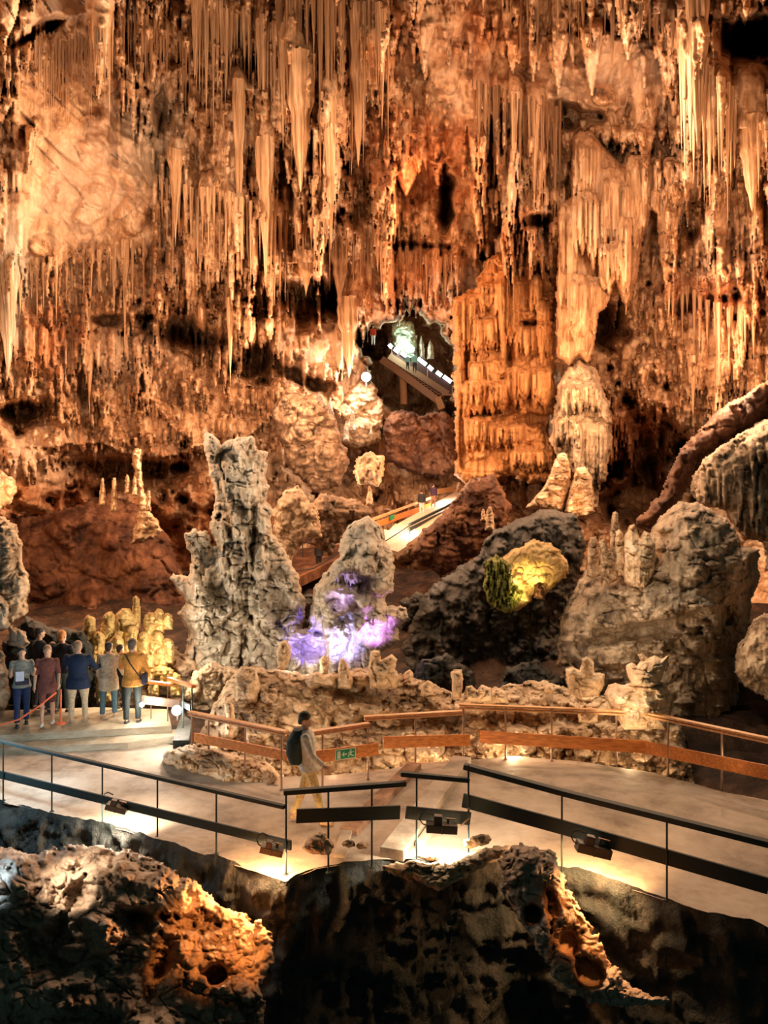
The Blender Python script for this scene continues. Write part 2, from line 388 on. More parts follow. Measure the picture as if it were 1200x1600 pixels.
# ------------------------------------------------------------------ the cave wall
COLS = [-150, 0, 150, 300, 450, 600, 750, 900, 1050, 1200, 1350]
ROWS = [-150, 0, 150, 300, 450, 600, 750, 900, 1050]
TAB = np.array([
 [22, 26, 30, 34, 34, 34, 34, 34, 32, 28, 24],
 [24, 28, 33, 37, 37, 36, 36, 36, 35, 30, 26],
 [25, 30, 35, 39, 38, 40, 40, 40, 38, 32, 27],
 [26, 32, 37, 40, 41, 45, 43, 42, 42, 34, 29],
 [27, 33, 40, 42, 45, 49, 46, 45, 44, 36, 30],
 [26, 34, 42, 45, 47, 54, 50, 47, 44, 36, 30],
 [25, 35, 45, 46, 49, 52, 50, 47, 47, 38, 31],
 [26, 36, 46, 47, 49, 50, 48, 46, 46, 38, 31],
 [24, 34, 42, 44, 46, 46, 44, 42, 42, 34, 28]], float)
def base(X, Y):
    fx = np.clip((X+150)/150, 0, 9.999); fy = np.clip((Y+150)/150, 0, 7.999); i = fx.astype(int); j = fy.astype(int)
    u = fx-i; v = fy-j; u = u*u*(3-2*u)*.6+u*.4; v = v*v*(3-2*v)*.6+v*.4
    return (TAB[j, i]*(1-u)+TAB[j, i+1]*u)*(1-v)+(TAB[j+1, i]*(1-u)+TAB[j+1, i+1]*u)*v
WL = Relief(-160, -160, 1360, 1050, 2.0, base)
WL.noise(1.6, 7, 7, 1); WL.noise(.8, 2.2, 2.2, 5)
# ledges: diagonal vault slab at upper left and overhangs
def slab(pts, lift, below):      # a lip along a polyline: rock above the line stands forward
    P = np.array(pts, float); yl = np.interp(WL.X[0], P[:, 0], P[:, 1]); m = (WL.X[0] >= P[0, 0]) & (WL.X[0] <= P[-1, 0])
    ex = np.clip(np.minimum(WL.X[0]-P[0, 0], P[-1, 0]-WL.X[0])/25, 0, 1)*m
    yy = yl[None]+5*fbm(WL.X/18., WL.Y/60., 3, 3)
    d = yy-WL.Y
    WL.D -= lift*ex[None]*np.where(d > 0, np.exp(-d/below), 0)
slab([(-60, 500), (60, 440), (150, 370), (245, 300)], 1.2, 60)
slab([(20, 90), (70, 40), (120, 25), (215, -10)], 1.8, 40)
slab([(360, 600), (430, 610), (520, 640), (560, 660)], 1.8, 45)
slab([(230, 620), (300, 700), (380, 690), (430, 650)], 1.5, 40)
slab([(590, 215), (700, 270), (760, 300)], 1.5, 40)
slab([(880, 560), (960, 620), (1060, 640)], 1.2, 50)
slab([(1000, 480), (1100, 500), (1230, 480)], 1.4, 50)
slab([(60, 700), (160, 690), (210, 720), (330, 700)], 2.5, 70)
POCKETS = [(490, 470, 62, 34, 7, 10), (525, 440, 30, 60, 4, 0), (300, 525, 60, 30, 6, 15), (405, 562, 36, 34, 7, 0), (470, 590, 50, 16, 4, 30),
 (640, 285, 60, 30, 3, 15), (697, 325, 12, 45, 5, 0), (1165, 62, 50, 36, 7, 0), (945, 500, 34, 44, 6, 0), (1005, 700, 60, 62, 8, -20), (1000, 780, 70, 60, 8, 0),
 (30, 645, 50, 28, 4, 0), (970, 240, 60, 12, 4, 30), (890, 185, 45, 14, 4, 0), (835, 330, 40, 30, 3, 0), (840, 770, 80, 45, 8, 0), (150, 880, 190, 90, 7, 0),
 (200, 740, 90, 30, 4, 5), (560, 720, 40, 60, 4, 0), (690, 730, 60, 30, 5, 30), (500, 700, 60, 40, 3, 20), (780, 560, 20, 16, 0, 0), (648, 580, 70, 92, 22, -10, 5), (582, 530, 18, 26, 13, 0, 4),
 (545, 30, 10, 90, 3, 0), (330, 40, 60, 14, 3, 0), (390, 100, 40, 12, 4, 0), (60, 45, 40, 10, 3, -25), (1000, 40, 60, 20, 3, 0), (1080, 470, 40, 14, 3, 0), (280, 620, 40, 20, 2, 20),
 (980, 380, 22, 40, 5, 0), (480, 350, 30, 40, 3, 0), (700, 950, 200, 70, 5, 0), (120, 600, 30, 60, 1, 0)]
for p in POCKETS: WL.pocket(*p)
SMOOTHS = [(900, 110, 1, 1), (900, 110, 130, 55), (720, 130, 60, 60), (150, 830, 170, 80)]
mask = np.ones(WL.X.shape)
for cx, cy, rx, ry in SMOOTHS: mask -= .8*np.exp(-(((WL.X-cx)/rx)**2+((WL.Y-cy)/ry)**2)**2)
a_ = math.radians(-36); u_ = ((WL.X-130)*math.cos(a_)+(WL.Y-300)*math.sin(a_))/150; v_ = (-(WL.X-130)*math.sin(a_)+(WL.Y-300)*math.cos(a_))/88
mask -= .8*np.exp(-(u_**2+v_**2+.5*fbm(WL.X/40., WL.Y/40., 66, 3))**2)
mask = np.clip(mask, 0, 1)
# regions full of small dripstone: x0 y0 x1 y1 count length width
DRIPS = [(180, -100, 620, 300, 900, (30, 150), (3, 9)), (-100, 380, 480, 620, 900, (20, 90), (2.5, 6)), (-100, -100, 60, 420, 160, (40, 170), (4, 10)),
 (240, 300, 460, 540, 260, (50, 150), (3, 8)), (460, 300, 720, 520, 330, (30, 120), (3, 7)), (600, -100, 780, 260, 170, (20, 90), (3, 7)),
 (740, 110, 880, 400, 260, (40, 150), (3, 8)), (780, -100, 1300, 150, 420, (20, 110), (4, 10)), (1040, 90, 1300, 420, 260, (50, 190), (4, 12)),
 (880, 180, 1080, 300, 160, (20, 70), (3, 7)), (1000, 380, 1300, 660, 420, (20, 90), (3, 7)), (-60, 560, 320, 740, 330, (15, 60), (2.5, 6)),
 (320, 560, 560, 720, 200, (10, 50), (2.5, 5)), (860, 560, 1060, 740, 260, (20, 70), (3, 6)), (700, 640, 880, 760, 150, (15, 50), (3, 6)), (560, 420, 720, 520, 120, (30, 90), (3, 6)),
 (300, 700, 700, 860, 120, (8, 30), (2, 5)), (100, 700, 300, 820, 40, (10, 50), (2, 5))]
WL.lumps(700, -140, -140, 1340, 860, 8, 26, .7, 1.0)
WL.noise(.45, .9, .9, 11, 'ridge', 3, 1-.5*mask); WL.noise(.35, .5, 4.0, 21, 'ridge', 3, mask)
for _ in range(95):
    cx = random.uniform(-140, 1340); cy = random.uniform(-140, 470)
    if mask[min(mask.shape[0]-1, max(0, int((cy+160)/2))), min(mask.shape[1]-1, max(0, int((cx+160)/2)))] < .6 or (40 < cx < 260 and cy > -20) or (560 < cx < 720 and cy > 260): continue
    ww = random.uniform(12, 34); WL.drip(cx, cy, random.uniform(90, 240), ww, random.uniform(.5, 1.3), random.uniform(1.2, 2.6), .1, random.uniform(-8, 8), 1.1)
for x0, y0, x1, y1, n, l, w in DRIPS:
    n = int(n*1.25); l = (l[0]*.7, l[1]*.62)
    for _ in range(n):
        cx = random.uniform(x0, x1); cy = random.uniform(y0, y1)
        if mask[min(mask.shape[0]-1, max(0, int((cy+160)/2))), min(mask.shape[1]-1, max(0, int((cx+160)/2)))] < random.uniform(.3, .9) or (578 < cx < 712 and 455 < cy < 660): continue
        ww = w[0]+(w[1]-w[0])*random.random()**2
        WL.drip(cx, cy, l[0]+(l[1]-l[0])*random.random()**1.6, ww, random.uniform(.2, .9), random.uniform(1., 3), random.uniform(.2, .9), random.uniform(-4, 4), 1.2)
for q in [(485, 465, 54, 26, 9, 5), (530, 428, 14, 42, 6), (298, 525, 48, 20, 8, 15), (402, 560, 28, 26, 10), (465, 590, 44, 11, 6, 30), (697, 325, 9, 38, 7), (1165, 62, 44, 26, 10), (940, 505, 26, 34, 9),
          (1010, 705, 46, 50, 10, -20), (1000, 780, 60, 40, 10), (30, 640, 38, 18, 7), (975, 385, 16, 30, 7), (835, 345, 26, 14, 6), (345, 35, 46, 8, 5), (395, 98, 36, 9, 5), (130, 610, 8, 26, 4), (860, 165, 40, 9, 5), (250, 175, 14, 30, 3), (200, 730, 80, 16, 5, 5), (1110, 470, 50, 9, 4, -8), (560, 300, 14, 60, 4), (60, 52, 46, 7, 5, -28), (640, 385, 56, 7, 5), (1080, 330, 12, 50, 4), (170, 500, 30, 10, 3)]: WL.pocket(*q)
# curtain rows the photo shows clearly
for a in [(462, 540, 505, (560, 625), 5, .6), (380, 470, 495, 565, 5, .4), (360, 560, 605, (640, 700), 4, .5), (250, 330, 668, 705, 3, .5), (280, 400, 655, 700, 4, .4),
          (0, 90, 510, 590, 5, .5), (100, 200, 520, 610, 4, .3), (1060, 1160, 500, 640, 6, .5), (1080, 1200, 560, 660, 5, .4), (900, 1000, 640, 740, 5, .4), (860, 950, 680, 730, 5, .4),
          (940, 1070, 200, 232, 5, .5), (700, 880, 690, 715, 4, .5), (-60, 60, 700, 735, 5, .4), (1160, 1300, 100, 290, 9, .7), (1050, 1120, 10, 180, 9, .8), (395, 440, 110, 230, 8, .6),
          (430, 520, 110, 240, 7, .6), (530, 600, 20, 200, 7, .7), (600, 660, 395, 500, 5, .4), (640, 720, 400, 500, 6, .3), (0, 40, 300, 420, 7, .5), (290, 400, 330, 500, 5, .4)]:
    WL.row(a[0], a[1], a[2], a[3], a[4], a[5])
WL.crack(.22, 1.6, 2.2, 61, .10); WL.crack(.28, .6, .8, 62, .14); WL.lumps(2600, -140, -140, 1340, 900, 3, 9, .8, 1.0, .8); WL.noise(.10, .28, .45, 41, 'fbm', 3); WL.noise(.045, .11, .16, 51, 'ridge', 2)
# minerals: 0 pale calcite, 1 iron-stained orange, 2 grey
for c in [(0, 130, 280, 130, 80, .95, -38), (0, 720, 150, 50, 60, .8), (0, 950, 120, 90, 50, .8), (0, 370, 250, 14, 90, .6), (0, 518, 250, 14, 110, .8), (0, 800, 240, 18, 90, .6), (0, 60, 720, 60, 40, .8),
          (0, 480, 560, 50, 45, .5), (0, 200, 560, 90, 40, .5), (0, 1120, 400, 60, 90, .6), (0, 110, 10, 100, 25, .8, -20), (0, 705, 440, 25, 20, .7), (0, 632, 530, 24, 34, .6),
          (1, 150, 850, 230, 110, .9), (1, 660, 250, 90, 70, .6), (1, 790, 560, 90, 170, .6), (1, 640, 460, 120, 60, .5), (1, 1120, 470, 90, 50, .6), (1, 960, 700, 90, 70, .7), (1, 60, 520, 80, 60, .5), (1, 700, 60, 120, 60, .4),
          (2, 15, 450, 28, 100, .9), (2, 1180, 740, 120, 100, .8), (2, 680, 60, 60, 60, .5), (2, 870, 640, 40, 50, .5), (2, 480, 740, 80, 60, .5), (2, 250, 210, 50, 80, .5), (2, 705, 440, 40, 25, .5)]:
    WL.paint(*c)

# individual stalactites that hang clear of the wall --------------------------------------------
def drip_mesh(name, L, r, seed, mat, n=14, m=26, lumpy=.12, up=False, flutes=False):
    q = random.Random(seed); V = []; t = np.linspace(0, 1, m); ph = [q.uniform(0, 6.3) for _ in range(5)]; p = q.uniform(.7, 1.6)
    bx = q.uniform(-.02, .02)*L; a = np.arange(n)*2*math.pi/n
    fl = 1+.14*np.cos(a*3+ph[3])+.10*np.cos(a*5+ph[4])
    if flutes: fl = fl+.10*np.cos(a*9+ph[1])+.08*np.cos(a*13+ph[2])
    for k in t:
        rr = r*((1-k)**p*.93+.03*(1-k)+.012)*(.92+.08*min(1, k/.12)); rr *= 1+lumpy*(math.sin(k*17+ph[0])*.5+math.sin(k*31+ph[1])*.35)
        cx = bx*math.sin(k*3+ph[2]); V.append(np.stack([cx+rr*fl*np.cos(a+k*.8), rr*fl*np.sin(a+k*.8), np.full(n, (L*k if up else -L*k))], -1))
    V = np.concatenate(V); i = np.arange(m-1)[:, None]*n; k = np.arange(n)[None]; k2 = (k+1) % n
    Q = np.stack([i+k, i+n+k, i+n+k2, i+k2], -1).reshape(-1, 4)
    if up: Q = Q[:, ::-1]
    o = mesh_np(name, V, Q, mat, loc=(0, 0, 0)); me = o.data; bpy.data.objects.remove(o); return me
VAR = {mm.name: [drip_mesh('stalactite', 1, 1, 100+i, mm) for i in range(10)] for mm in (R_DRIP, R_DRIPD, R_GREY, R_PANEL)}
BIG = {mm.name: [drip_mesh('stalactite', 1, 1, 500+i, mm, 44, 60, .16, False, True) for i in range(6)] for mm in (R_DRIP, R_DRIPD, R_GREY, R_TAN)}
STAL = []
def hang(px, yt, yb, w, mat, label, group, dD=None):
    """one stalactite whose root sinks into the wall above it"""
    Dw = [WL.get(px+dx, y) for y in np.linspace(yt, yb, 8) for dx in (-w*.6, 0, w*.6)]
    D = float(np.percentile(Dw, 15))-w/2*.4*30/F if dD is None else WL.get(px, yt)-dD
    hh = max(26, 3.2*w); rw = WL.win(px-w*2, yt-hh, px+w*2, yt+8)
    if rw:
        g = np.exp(-((WL.X[rw]-px)/(w*.62))**4)*np.clip((WL.Y[rw]-yt+hh)/hh, 0, 1)**.8; WL.D[rw] = np.minimum(WL.D[rw], WL.D[rw]*(1-g)+(D+.05-w/2/F*D*.7)*g)
    STAL.append((px, yt, yb, w, D, mat, label, group))
ORD = ['first', 'second', 'third', 'fourth', 'fifth', 'sixth', 'seventh', 'eighth', 'ninth', 'tenth', 'eleventh', 'twelfth', 'thirteenth', 'fourteenth', 'fifteenth', 'sixteenth', 'seventeenth', 'eighteenth', 'nineteenth', 'twentieth', '21st', '22nd', '23rd', '24th', '25th', '26th', '27th', '28th', '29th', '30th', '31st', '32nd', '33rd', '34th']
def batch(n, x0, x1, y0, y1, l0, l1, w0, w1, mat, label, group):
    for i in range(n):
        a_, g_ = label; lb = a_+', '+('leftmost' if i == 0 else 'rightmost' if i == n-1 else ORD[i]+' from the left')+' of '+g_
        u = (i+random.uniform(.1, .9))/n; px = x0+(x1-x0)*u; yt = y0+(y1-y0)*u+random.uniform(-6, 6)
        L = l0+(l1-l0)*random.random()**1.5; hang(px, yt, yt+L, w0+(w1-w0)*random.random(), mat, lb, group)
batch(34, 52, 178, 62, 34, 70, 175, 3, 6, R_DRIP, ('thin straight stalactite','the fringe under the upper left slab'), 'thin stalactites under the upper left slab')
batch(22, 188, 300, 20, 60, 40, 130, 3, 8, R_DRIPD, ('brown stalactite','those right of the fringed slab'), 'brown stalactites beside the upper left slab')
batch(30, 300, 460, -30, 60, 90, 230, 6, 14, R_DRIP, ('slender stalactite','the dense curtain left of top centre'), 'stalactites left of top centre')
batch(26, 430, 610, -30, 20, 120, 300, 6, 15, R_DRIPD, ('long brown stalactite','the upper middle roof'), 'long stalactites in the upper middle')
batch(24, 250, 460, 280, 330, 60, 160, 5, 11, R_DRIP, ('tan stalactite','the second tier above the left hollows'), 'second tier stalactites left of centre')
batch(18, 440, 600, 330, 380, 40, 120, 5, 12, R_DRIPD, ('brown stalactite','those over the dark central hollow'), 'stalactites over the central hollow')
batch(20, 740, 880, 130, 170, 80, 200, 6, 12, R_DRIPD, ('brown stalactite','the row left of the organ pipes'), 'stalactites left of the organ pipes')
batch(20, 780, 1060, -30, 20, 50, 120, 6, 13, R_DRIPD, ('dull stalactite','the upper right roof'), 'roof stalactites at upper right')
batch(18, 1060, 1190, 60, 180, 90, 230, 8, 16, R_DRIP, ('broad tan stalactite','those at the right edge'), 'broad stalactites at the right edge')
batch(14, 560, 720, 380, 410, 35, 75, 5, 9, R_DRIPD, ('small brown stalactite','those above the far stairs'), 'stalactites above the far stairs')
batch(16, 10, 230, 420, 380, 40, 110, 4, 9, R_DRIP, ('small tan stalactite','the row under the pale vault'), 'stalactites under the pale vault')
batch(14, 1040, 1180, 440, 500, 40, 130, 5, 10, R_DRIP, ('bright stalactite','the drapery at the right'), 'bright stalactites at the right')
for px, yt, yb, w, mat, lab in [
    (470, 90, 300, 44, R_DRIP, 'large tapering stalactite bundle in the upper left centre'),
    (274, 240, 385, 26, R_DRIP, 'pale pointed stalactite left of the thick hanging columns'),
    (415, 220, 450, 30, R_DRIP, 'thick blunt stalactite like a pillar left of the dark central hollow'),
    (373, 130, 390, 22, R_DRIP, 'long rough stalactite with pale crusts at upper left'),
    (517, 160, 390, 22, R_DRIP, 'long white crusted stalactite in the upper centre'),
    (560, 20, 260, 26, R_DRIPD, 'tall smooth brown stalactite reaching down from the top edge'),
    (545, 470, 590, 34, R_DRIP, 'short wide stalactite cone left of the alcove with stairs'),
    (478, 400, 462, 40, R_DRIPD, 'stubby stalactite in the top of the dark hollow'),
    (530, 385, 480, 34, R_DRIPD, 'pointed stalactite right of the dark hollow'),
    (195, 380, 560, 14, R_DRIP, 'smooth straight stalactite under the pale vault, the longest there'),
    (12, 390, 590, 40, R_GREY, 'grey drapery stalactite at the left edge of the cave'),
    (1090, -20, 230, 36, R_DRIPD, 'large folded stalactite below the top right'),
    (1175, 190, 330, 40, R_DRIP, 'massive smooth stalactite touching the right edge'),
    (803, 150, 365, 14, R_DRIP, 'very long needle stalactite right of the dark brown cluster'),
    (835, 170, 330, 16, R_DRIP, 'pale ribbed stalactite beside the needle shaped one'),
    (360, 470, 600, 16, R_DRIP, 'thin stalactite that meets the pale stump in mid wall'),
    (140, 560, 650, 10, R_DRIP, 'slim stalactite in the middle of the left wall'),
    (1083, 560, 650, 10, R_DRIP, 'thin double stalactite above the arch at right'),
    (217, 700, 760, 16, R_TAN, 'lone stalactite hanging over the red grotto')]:
    if mat.name not in VAR: VAR[mat.name] = [drip_mesh('stalactite', 1, 1, 300+i, mat) for i in range(3)]
    hang(px, yt, yb, w, mat, lab, None)
# split the shell into its sides
cx = (WL.X[:-1, :-1]+WL.X[1:, 1:])/2; cy = (WL.Y[:-1, :-1]+WL.Y[1:, 1:])/2
wob = 20*fbm(cx/60, cy/60, 77, 3)
ceil = cy+wob < np.interp(cx, [-200, 0, 250, 600, 900, 1400], [300, 240, 60, 40, 90, 60])
left = ~ceil & (cx+wob < 235); right = ~ceil & (cx+wob > 1050); back = ~(ceil | left | right)
for nm, mk in (('ceiling', ceil), ('wall_left', left), ('wall_right', right), ('wall_back', back)):
    tag(WL.sheet(nm, R_WALL, mk, attr=True), kind='structure')
for i, (px, yt, yb, w, D, mat, lab, grp) in enumerate(STAL):
    o = bpy.data.objects.new('stalactite', (BIG if w >= 20 else VAR)[mat.name][i % len((BIG if w >= 20 else VAR)[mat.name])]); link(o)
    o.location = at(px, yt-4, D); L = (yb-yt+4)/F*D; r = w/2/F*D; o.scale = (r, r, L); o.rotation_euler = (0, 0, random.uniform(0, 6.28))
    tag(o, lab, 'stalactite', grp)

# ------------------------------------------------------------------ rock formations in front of the wall
def lum(n, r0, r1, h=.8, asp=1.0, saw=.6, fine=.05, fs=.25):
    def f(R):
        if saw >= .6:
            R.shingles(int(n*1.1), r0*1.3, r1*1.25, 1.5*h, asp*1.35); R.shingles(int(n*2.2), r0*.8, r1*.55, 1.3*h, asp*1.2)
        else: R.lumps(n, R.X.min(), R.Y.min(), R.X.max(), R.Y.max(), r0, r1, h, asp, saw)
        k = float(np.median(R.D))/20.; R.crack(.12*k, .9*k, .7*k, 7, .08); R.crack(.10*k, .35*k, .26*k, 8, .17)
        R.noise(fine*1.5, fs*2.2, fs*2.2, 3); R.noise(fine, fs*.7, fs*.9, 9, 'ridge', 3)
    return f
def rows(rs, w=5, fine=.05):
    def f(R):
        R.noise(.25, 1.2, 3, 4); R.noise(.22, .35, 5, 8, 'ridge', 3)
        for a in rs:
            R.row(a[0], a[1], a[2], a[3], a[4] if len(a) > 4 else w, .6, 4.5, .30, .5, 2.2, a[5] if len(a) > 5 else 6)
        R.noise(fine, .18, .6, 12, 'ridge', 2); R.crack(.10, .5, 4.0, 15)
    return f
def both(*fs):
    def f(R):
        for g in fs: g(R)
    return f
body('flowstone_column', [(893, 215), (905, 203), (925, 206), (940, 225), (955, 238), (972, 256), (980, 238), (1046, 238), (1046, 300), (1034, 345), (1018, 330), (1004, 380), (992, 450), (978, 492), (962, 440), (948, 480), (936, 490), (930, 545), (918, 572), (905, 556), (890, 572), (868, 560), (871, 315), (893, 308)],
     40.5, 1.3, R_DRIP, 1.5, both(rows([(893, 942, 214, 335, 5, 8), (873, 898, 318, 520, 6, 4), (940, 978, 262, 440, 6, 6), (980, 1010, 245, 400, 7, 0), (1008, 1046, 245, 330, 6, 0), (1018, 1030, 300, 470, 6, 0), (898, 940, 300, 440, 6), (895, 935, 430, 560, 9, 0), (940, 975, 380, 480, 7, 0), (970, 985, 340, 495, 7, 0)])),
     edge=16, rag=2, label='tall tan flowstone column of fused organ pipes under the right roof', cat='rock formation')
body('flowstone_panel', [(705, 465), (725, 455), (742, 445), (760, 410), (775, 392), (800, 405), (812, 425), (840, 420), (862, 430), (868, 520), (870, 640), (850, 660), (868, 700), (868, 760), (790, 745), (726, 760), (712, 740), (708, 600)],
     43.5, 1.5, R_PANEL, 1.5, both(lum(26, 8, 20, .7, .7), lambda R: (R.pocket(730, 520, 4, 90, 1.2), R.pocket(795, 560, 6, 40, 1.2), R.pocket(780, 640, 30, 14, 1.5), R.pocket(852, 440, 14, 26, 1.5), R.pocket(830, 505, 24, 5, 1.2), R.pocket(760, 455, 18, 5, 1.2), R.pocket(722, 700, 4, 40, 1.2), R.pocket(835, 655, 30, 7, 1.4)), rows([(706, 722, 468, 690, 5, 0), (722, 742, 462, 560, 4, 0), (742, 778, 440, 500, 6), (740, 776, 500, 560, 6, -6), (775, 812, 425, 590, 6), (812, 842, 425, 498, 6), (812, 842, 508, 560, 5, -4), (842, 868, 470, 590, 7, 0), (735, 778, 565, 620, 7, -3), (725, 790, 595, 655, 6, -4), (790, 868, 575, 645, 7, -6), (726, 758, 652, 712, 5, 0), (755, 820, 662, 708, 4, -5), (800, 868, 700, 740, 4)])),
     edge=22, rag=4, label='amber flowstone panel in stacked curtains right of the far stairs', cat='rock formation')
body('flowstone_panel', [(876, 720), (858, 690), (866, 620), (880, 575), (905, 560), (935, 580), (950, 620), (960, 680), (950, 740), (930, 800), (912, 770), (900, 740)], 41, 1.2, R_GREY, 1.5,
     both(lum(40, 5, 14, .8), rows([(876, 900, 600, 660, 4), (895, 940, 600, 650, 4), (865, 905, 650, 710, 4), (900, 950, 660, 770, 5)])), edge=18, label='grey drip curtain hanging below the tall organ pipe column', cat='rock formation')
for i, (pts, D, m, lb) in enumerate([
    ([(818, 795), (850, 760), (862, 730), (872, 708), (884, 706), (892, 725), (893, 760), (880, 800)], 34, R_TAN, 'ribbed leaning stalagmite, the left of a lit pair on the right slope'),
    ([(880, 800), (890, 760), (900, 732), (914, 728), (926, 745), (930, 800), (915, 812), (895, 812)], 33.4, R_TAN, 'ribbed blunt stalagmite, the right of a lit pair on the right slope')]):
    body('stalagmite', pts, D, .9, m, 1.2, lum(70, 4, 9, .9, .4, .8), edge=14, rag=1, label=lb, cat='stalagmite')
body('rock_arch', [(990, 815), (1030, 770), (1060, 700), (1085, 680), (1120, 640), (1160, 620), (1200, 590), (1330, 540), (1330, 640), (1210, 650), (1150, 690), (1100, 720), (1075, 770), (1050, 800), (1020, 830)], 27, 1.4, R_RED, 2,
     lum(120, 7, 20, .8), edge=26, label='red brown rock rib arching up to the right edge', cat='rock formation')
body('grey_rock_face', [(1075, 770), (1095, 720), (1150, 680), (1210, 645), (1330, 630), (1330, 960), (1200, 900), (1190, 850), (1150, 830), (1130, 800), (1095, 790)], 25, 1.5, R_GREY, 1.5,
     both(lum(150, 6, 18, .8), lambda R: [R.drip(random.uniform(1090, 1300), random.uniform(690, 840), random.uniform(20, 70), random.uniform(2.5, 6), .2, 2, .4) for _ in range(120)]), edge=40,
     label='grey green rock face with small drip stones at the right edge', cat='rock formation')
body('boulder', [(868, 1010), (880, 950), (905, 905), (915, 890), (960, 870), (1005, 850), (1030, 805), (1062, 782), (1100, 788), (1140, 815), (1160, 850), (1186, 858), (1188, 900), (1176, 935), (1172, 975), (1152, 1030), (1158, 1080), (1150, 1150), (1100, 1190), (1000, 1160), (930, 1130), (880, 1080)],
     20.2, 2.3, R_GREY, 1.5, both(lambda R: (R.noise(.5, 1.8, 1.8, 2), R.lump(1080, 880, 110, 110, 1.0, .2), R.lump(960, 960, 90, 80, .5, .2), R.lump(1090, 1040, 80, 110, .5, .1), R.pocket(1010, 985, 120, 16, .9, -12)), lum(320, 5, 16, 1.1, .5, .5, .10, .3)),
     edge=90, rag=3, slope=-.15, label='huge grey boulder with rippled surface above the right railing', cat='boulder')
body('boulder', [(1148, 1050), (1152, 1005), (1185, 960), (1320, 920), (1330, 1160), (1230, 1130), (1190, 1090), (1165, 1075)], 17.5, 1.5, R_TAN, 1.8, lum(170, 5, 12, .5, .8), edge=60, label='ochre boulder at the right edge beside the huge grey one', cat='boulder')
# finger-like stalagmites on the boulder's shoulder
def stump(pts, lab, D, th, mat, sc=None, name='stalagmite', grp=None, st=1.0, edge=None, cat='stalagmite'):
    return body(name, pts, D, th, mat, st, sc or lum(26, 4, 9, .7, .45, .8, .03, .15), edge=edge, rag=.8, label=lab, cat=cat, group=grp)
stump([(950, 880), (953, 830), (957, 800), (962, 797), (967, 802), (969, 830), (974, 880)], 'slender candle shaped stalagmite on the grey boulder', 18.9, .22, R_TAN, edge=9)
stump([(938, 900), (936, 845), (944, 840), (952, 860), (958, 850), (966, 862), (966, 905), (950, 915)], 'short twin tipped stalagmite left of the candle shaped one', 18.6, .3, R_TAN)
stump([(960, 890), (961, 830), (968, 824), (974, 832), (980, 880), (978, 905)], 'narrow rounded stalagmite right of the candle shaped one', 18.45, .25, R_CREAM)
stump([(974, 910), (974, 840), (982, 820), (992, 818), (1000, 840), (1006, 828), (1014, 832), (1024, 850), (1024, 890), (1010, 925), (990, 920)], 'cluster of fused pale stalagmites dripping onto the grey boulder', 18.3, .5, R_CREAM,
      both(lambda R: R.row(974, 1022, 870, 925, 4, .08, 2), lum(40, 4, 9, .7)))
stump([(916, 900), (918, 850), (922, 838), (932, 838), (936, 850), (938, 900), (925, 905)], 'dull brown stalagmite at the left shoulder of the grey boulder', 19, .3, R_TAN)
body('mound', [(560, 1120), (625, 1010), (645, 960), (665, 925), (700, 895), (745, 870), (760, 840), (800, 812), (850, 795), (900, 800), (915, 850), (905, 905), (885, 960), (900, 1120), (760, 1120)],
     26, 2.5, R_BLACK, 1.8, lum(420, 4, 14, 1.3, 1, .5, .16, .35), edge=70, slope=-.25, label='dark rough mound filling the middle of the hall', cat='rock formation')
body('boulder', [(757, 905), (758, 880), (790, 868), (812, 852), (832, 845), (862, 848), (884, 866), (889, 886), (886, 902), (868, 915), (858, 928), (846, 930), (835, 928), (826, 940), (812, 950), (795, 958), (770, 945), (758, 925)],
     21.8, .9, R_GOLD, 1.2, lum(60, 5, 13, .5, .8, .4, .05, .3), edge=26, label='yellow lit boulder on the dark mound', cat='boulder')
moss_src = [(757, 880), (775, 868), (800, 880), (806, 905), (818, 925), (812, 950), (790, 958), (765, 945), (755, 915)]
R_MOSS = rock('mossy_rock', (.05, .05, .015), (.34, .34, .07), (.62, .60, .20), 5, .7, 1, .06)
body('moss_patch', moss_src, 21.1, .25, R_MOSS, 1.0, lambda R: [R.drip(random.uniform(752, 820), random.uniform(862, 950), random.uniform(5, 20), random.uniform(1.2, 2.6), .12, 1.5, .6, random.uniform(-3, 3)) for _ in range(420)], edge=14,
     label='hanging green moss on the left side of the yellow boulder', cat='moss')
stump([(832, 935), (834, 915), (842, 910), (850, 918), (854, 940)], 'small brown knob under the yellow boulder', 21, .25, R_RED)
body('flowstone_column', [(320, 672), (335, 680), (346, 692), (372, 678), (396, 684), (402, 700), (421, 706), (414, 740), (415, 757), (421, 762), (414, 785), (427, 800), (426, 832), (440, 850), (453, 868), (468, 905), (478, 935), (474, 975), (478, 1010), (480, 1085), (300, 1085), (288, 1035), (294, 990), (278, 960), (290, 940), (265, 905), (270, 893), (292, 900), (299, 878), (285, 832), (300, 826), (325, 832), (336, 852), (326, 815), (334, 800), (335, 775), (330, 750), (322, 720), (317, 690)],
     22.5, 1.5, R_WHITE, 1.1, both(lambda R: (R.pocket(335, 900, 18, 50, .7, -20), R.pocket(350, 790, 5, 60, .6, -12), R.pocket(395, 850, 5, 60, .6, 0), R.pocket(440, 960, 20, 40, .8)),
     lum(230, 6, 16, 2.1, 1.5, .9, .04, .25), lambda R: [R.drip(random.uniform(300, 420), random.uniform(690, 930), random.uniform(12, 34), random.uniform(1.6, 3.2), .08, 3, .7) for _ in range(160)], lum(260, 3, 7, 1.3, .9, .8, .02, .2)),
     edge=36, rag=3, label='tall pale flowstone column of stacked lobes left of centre', cat='rock formation')
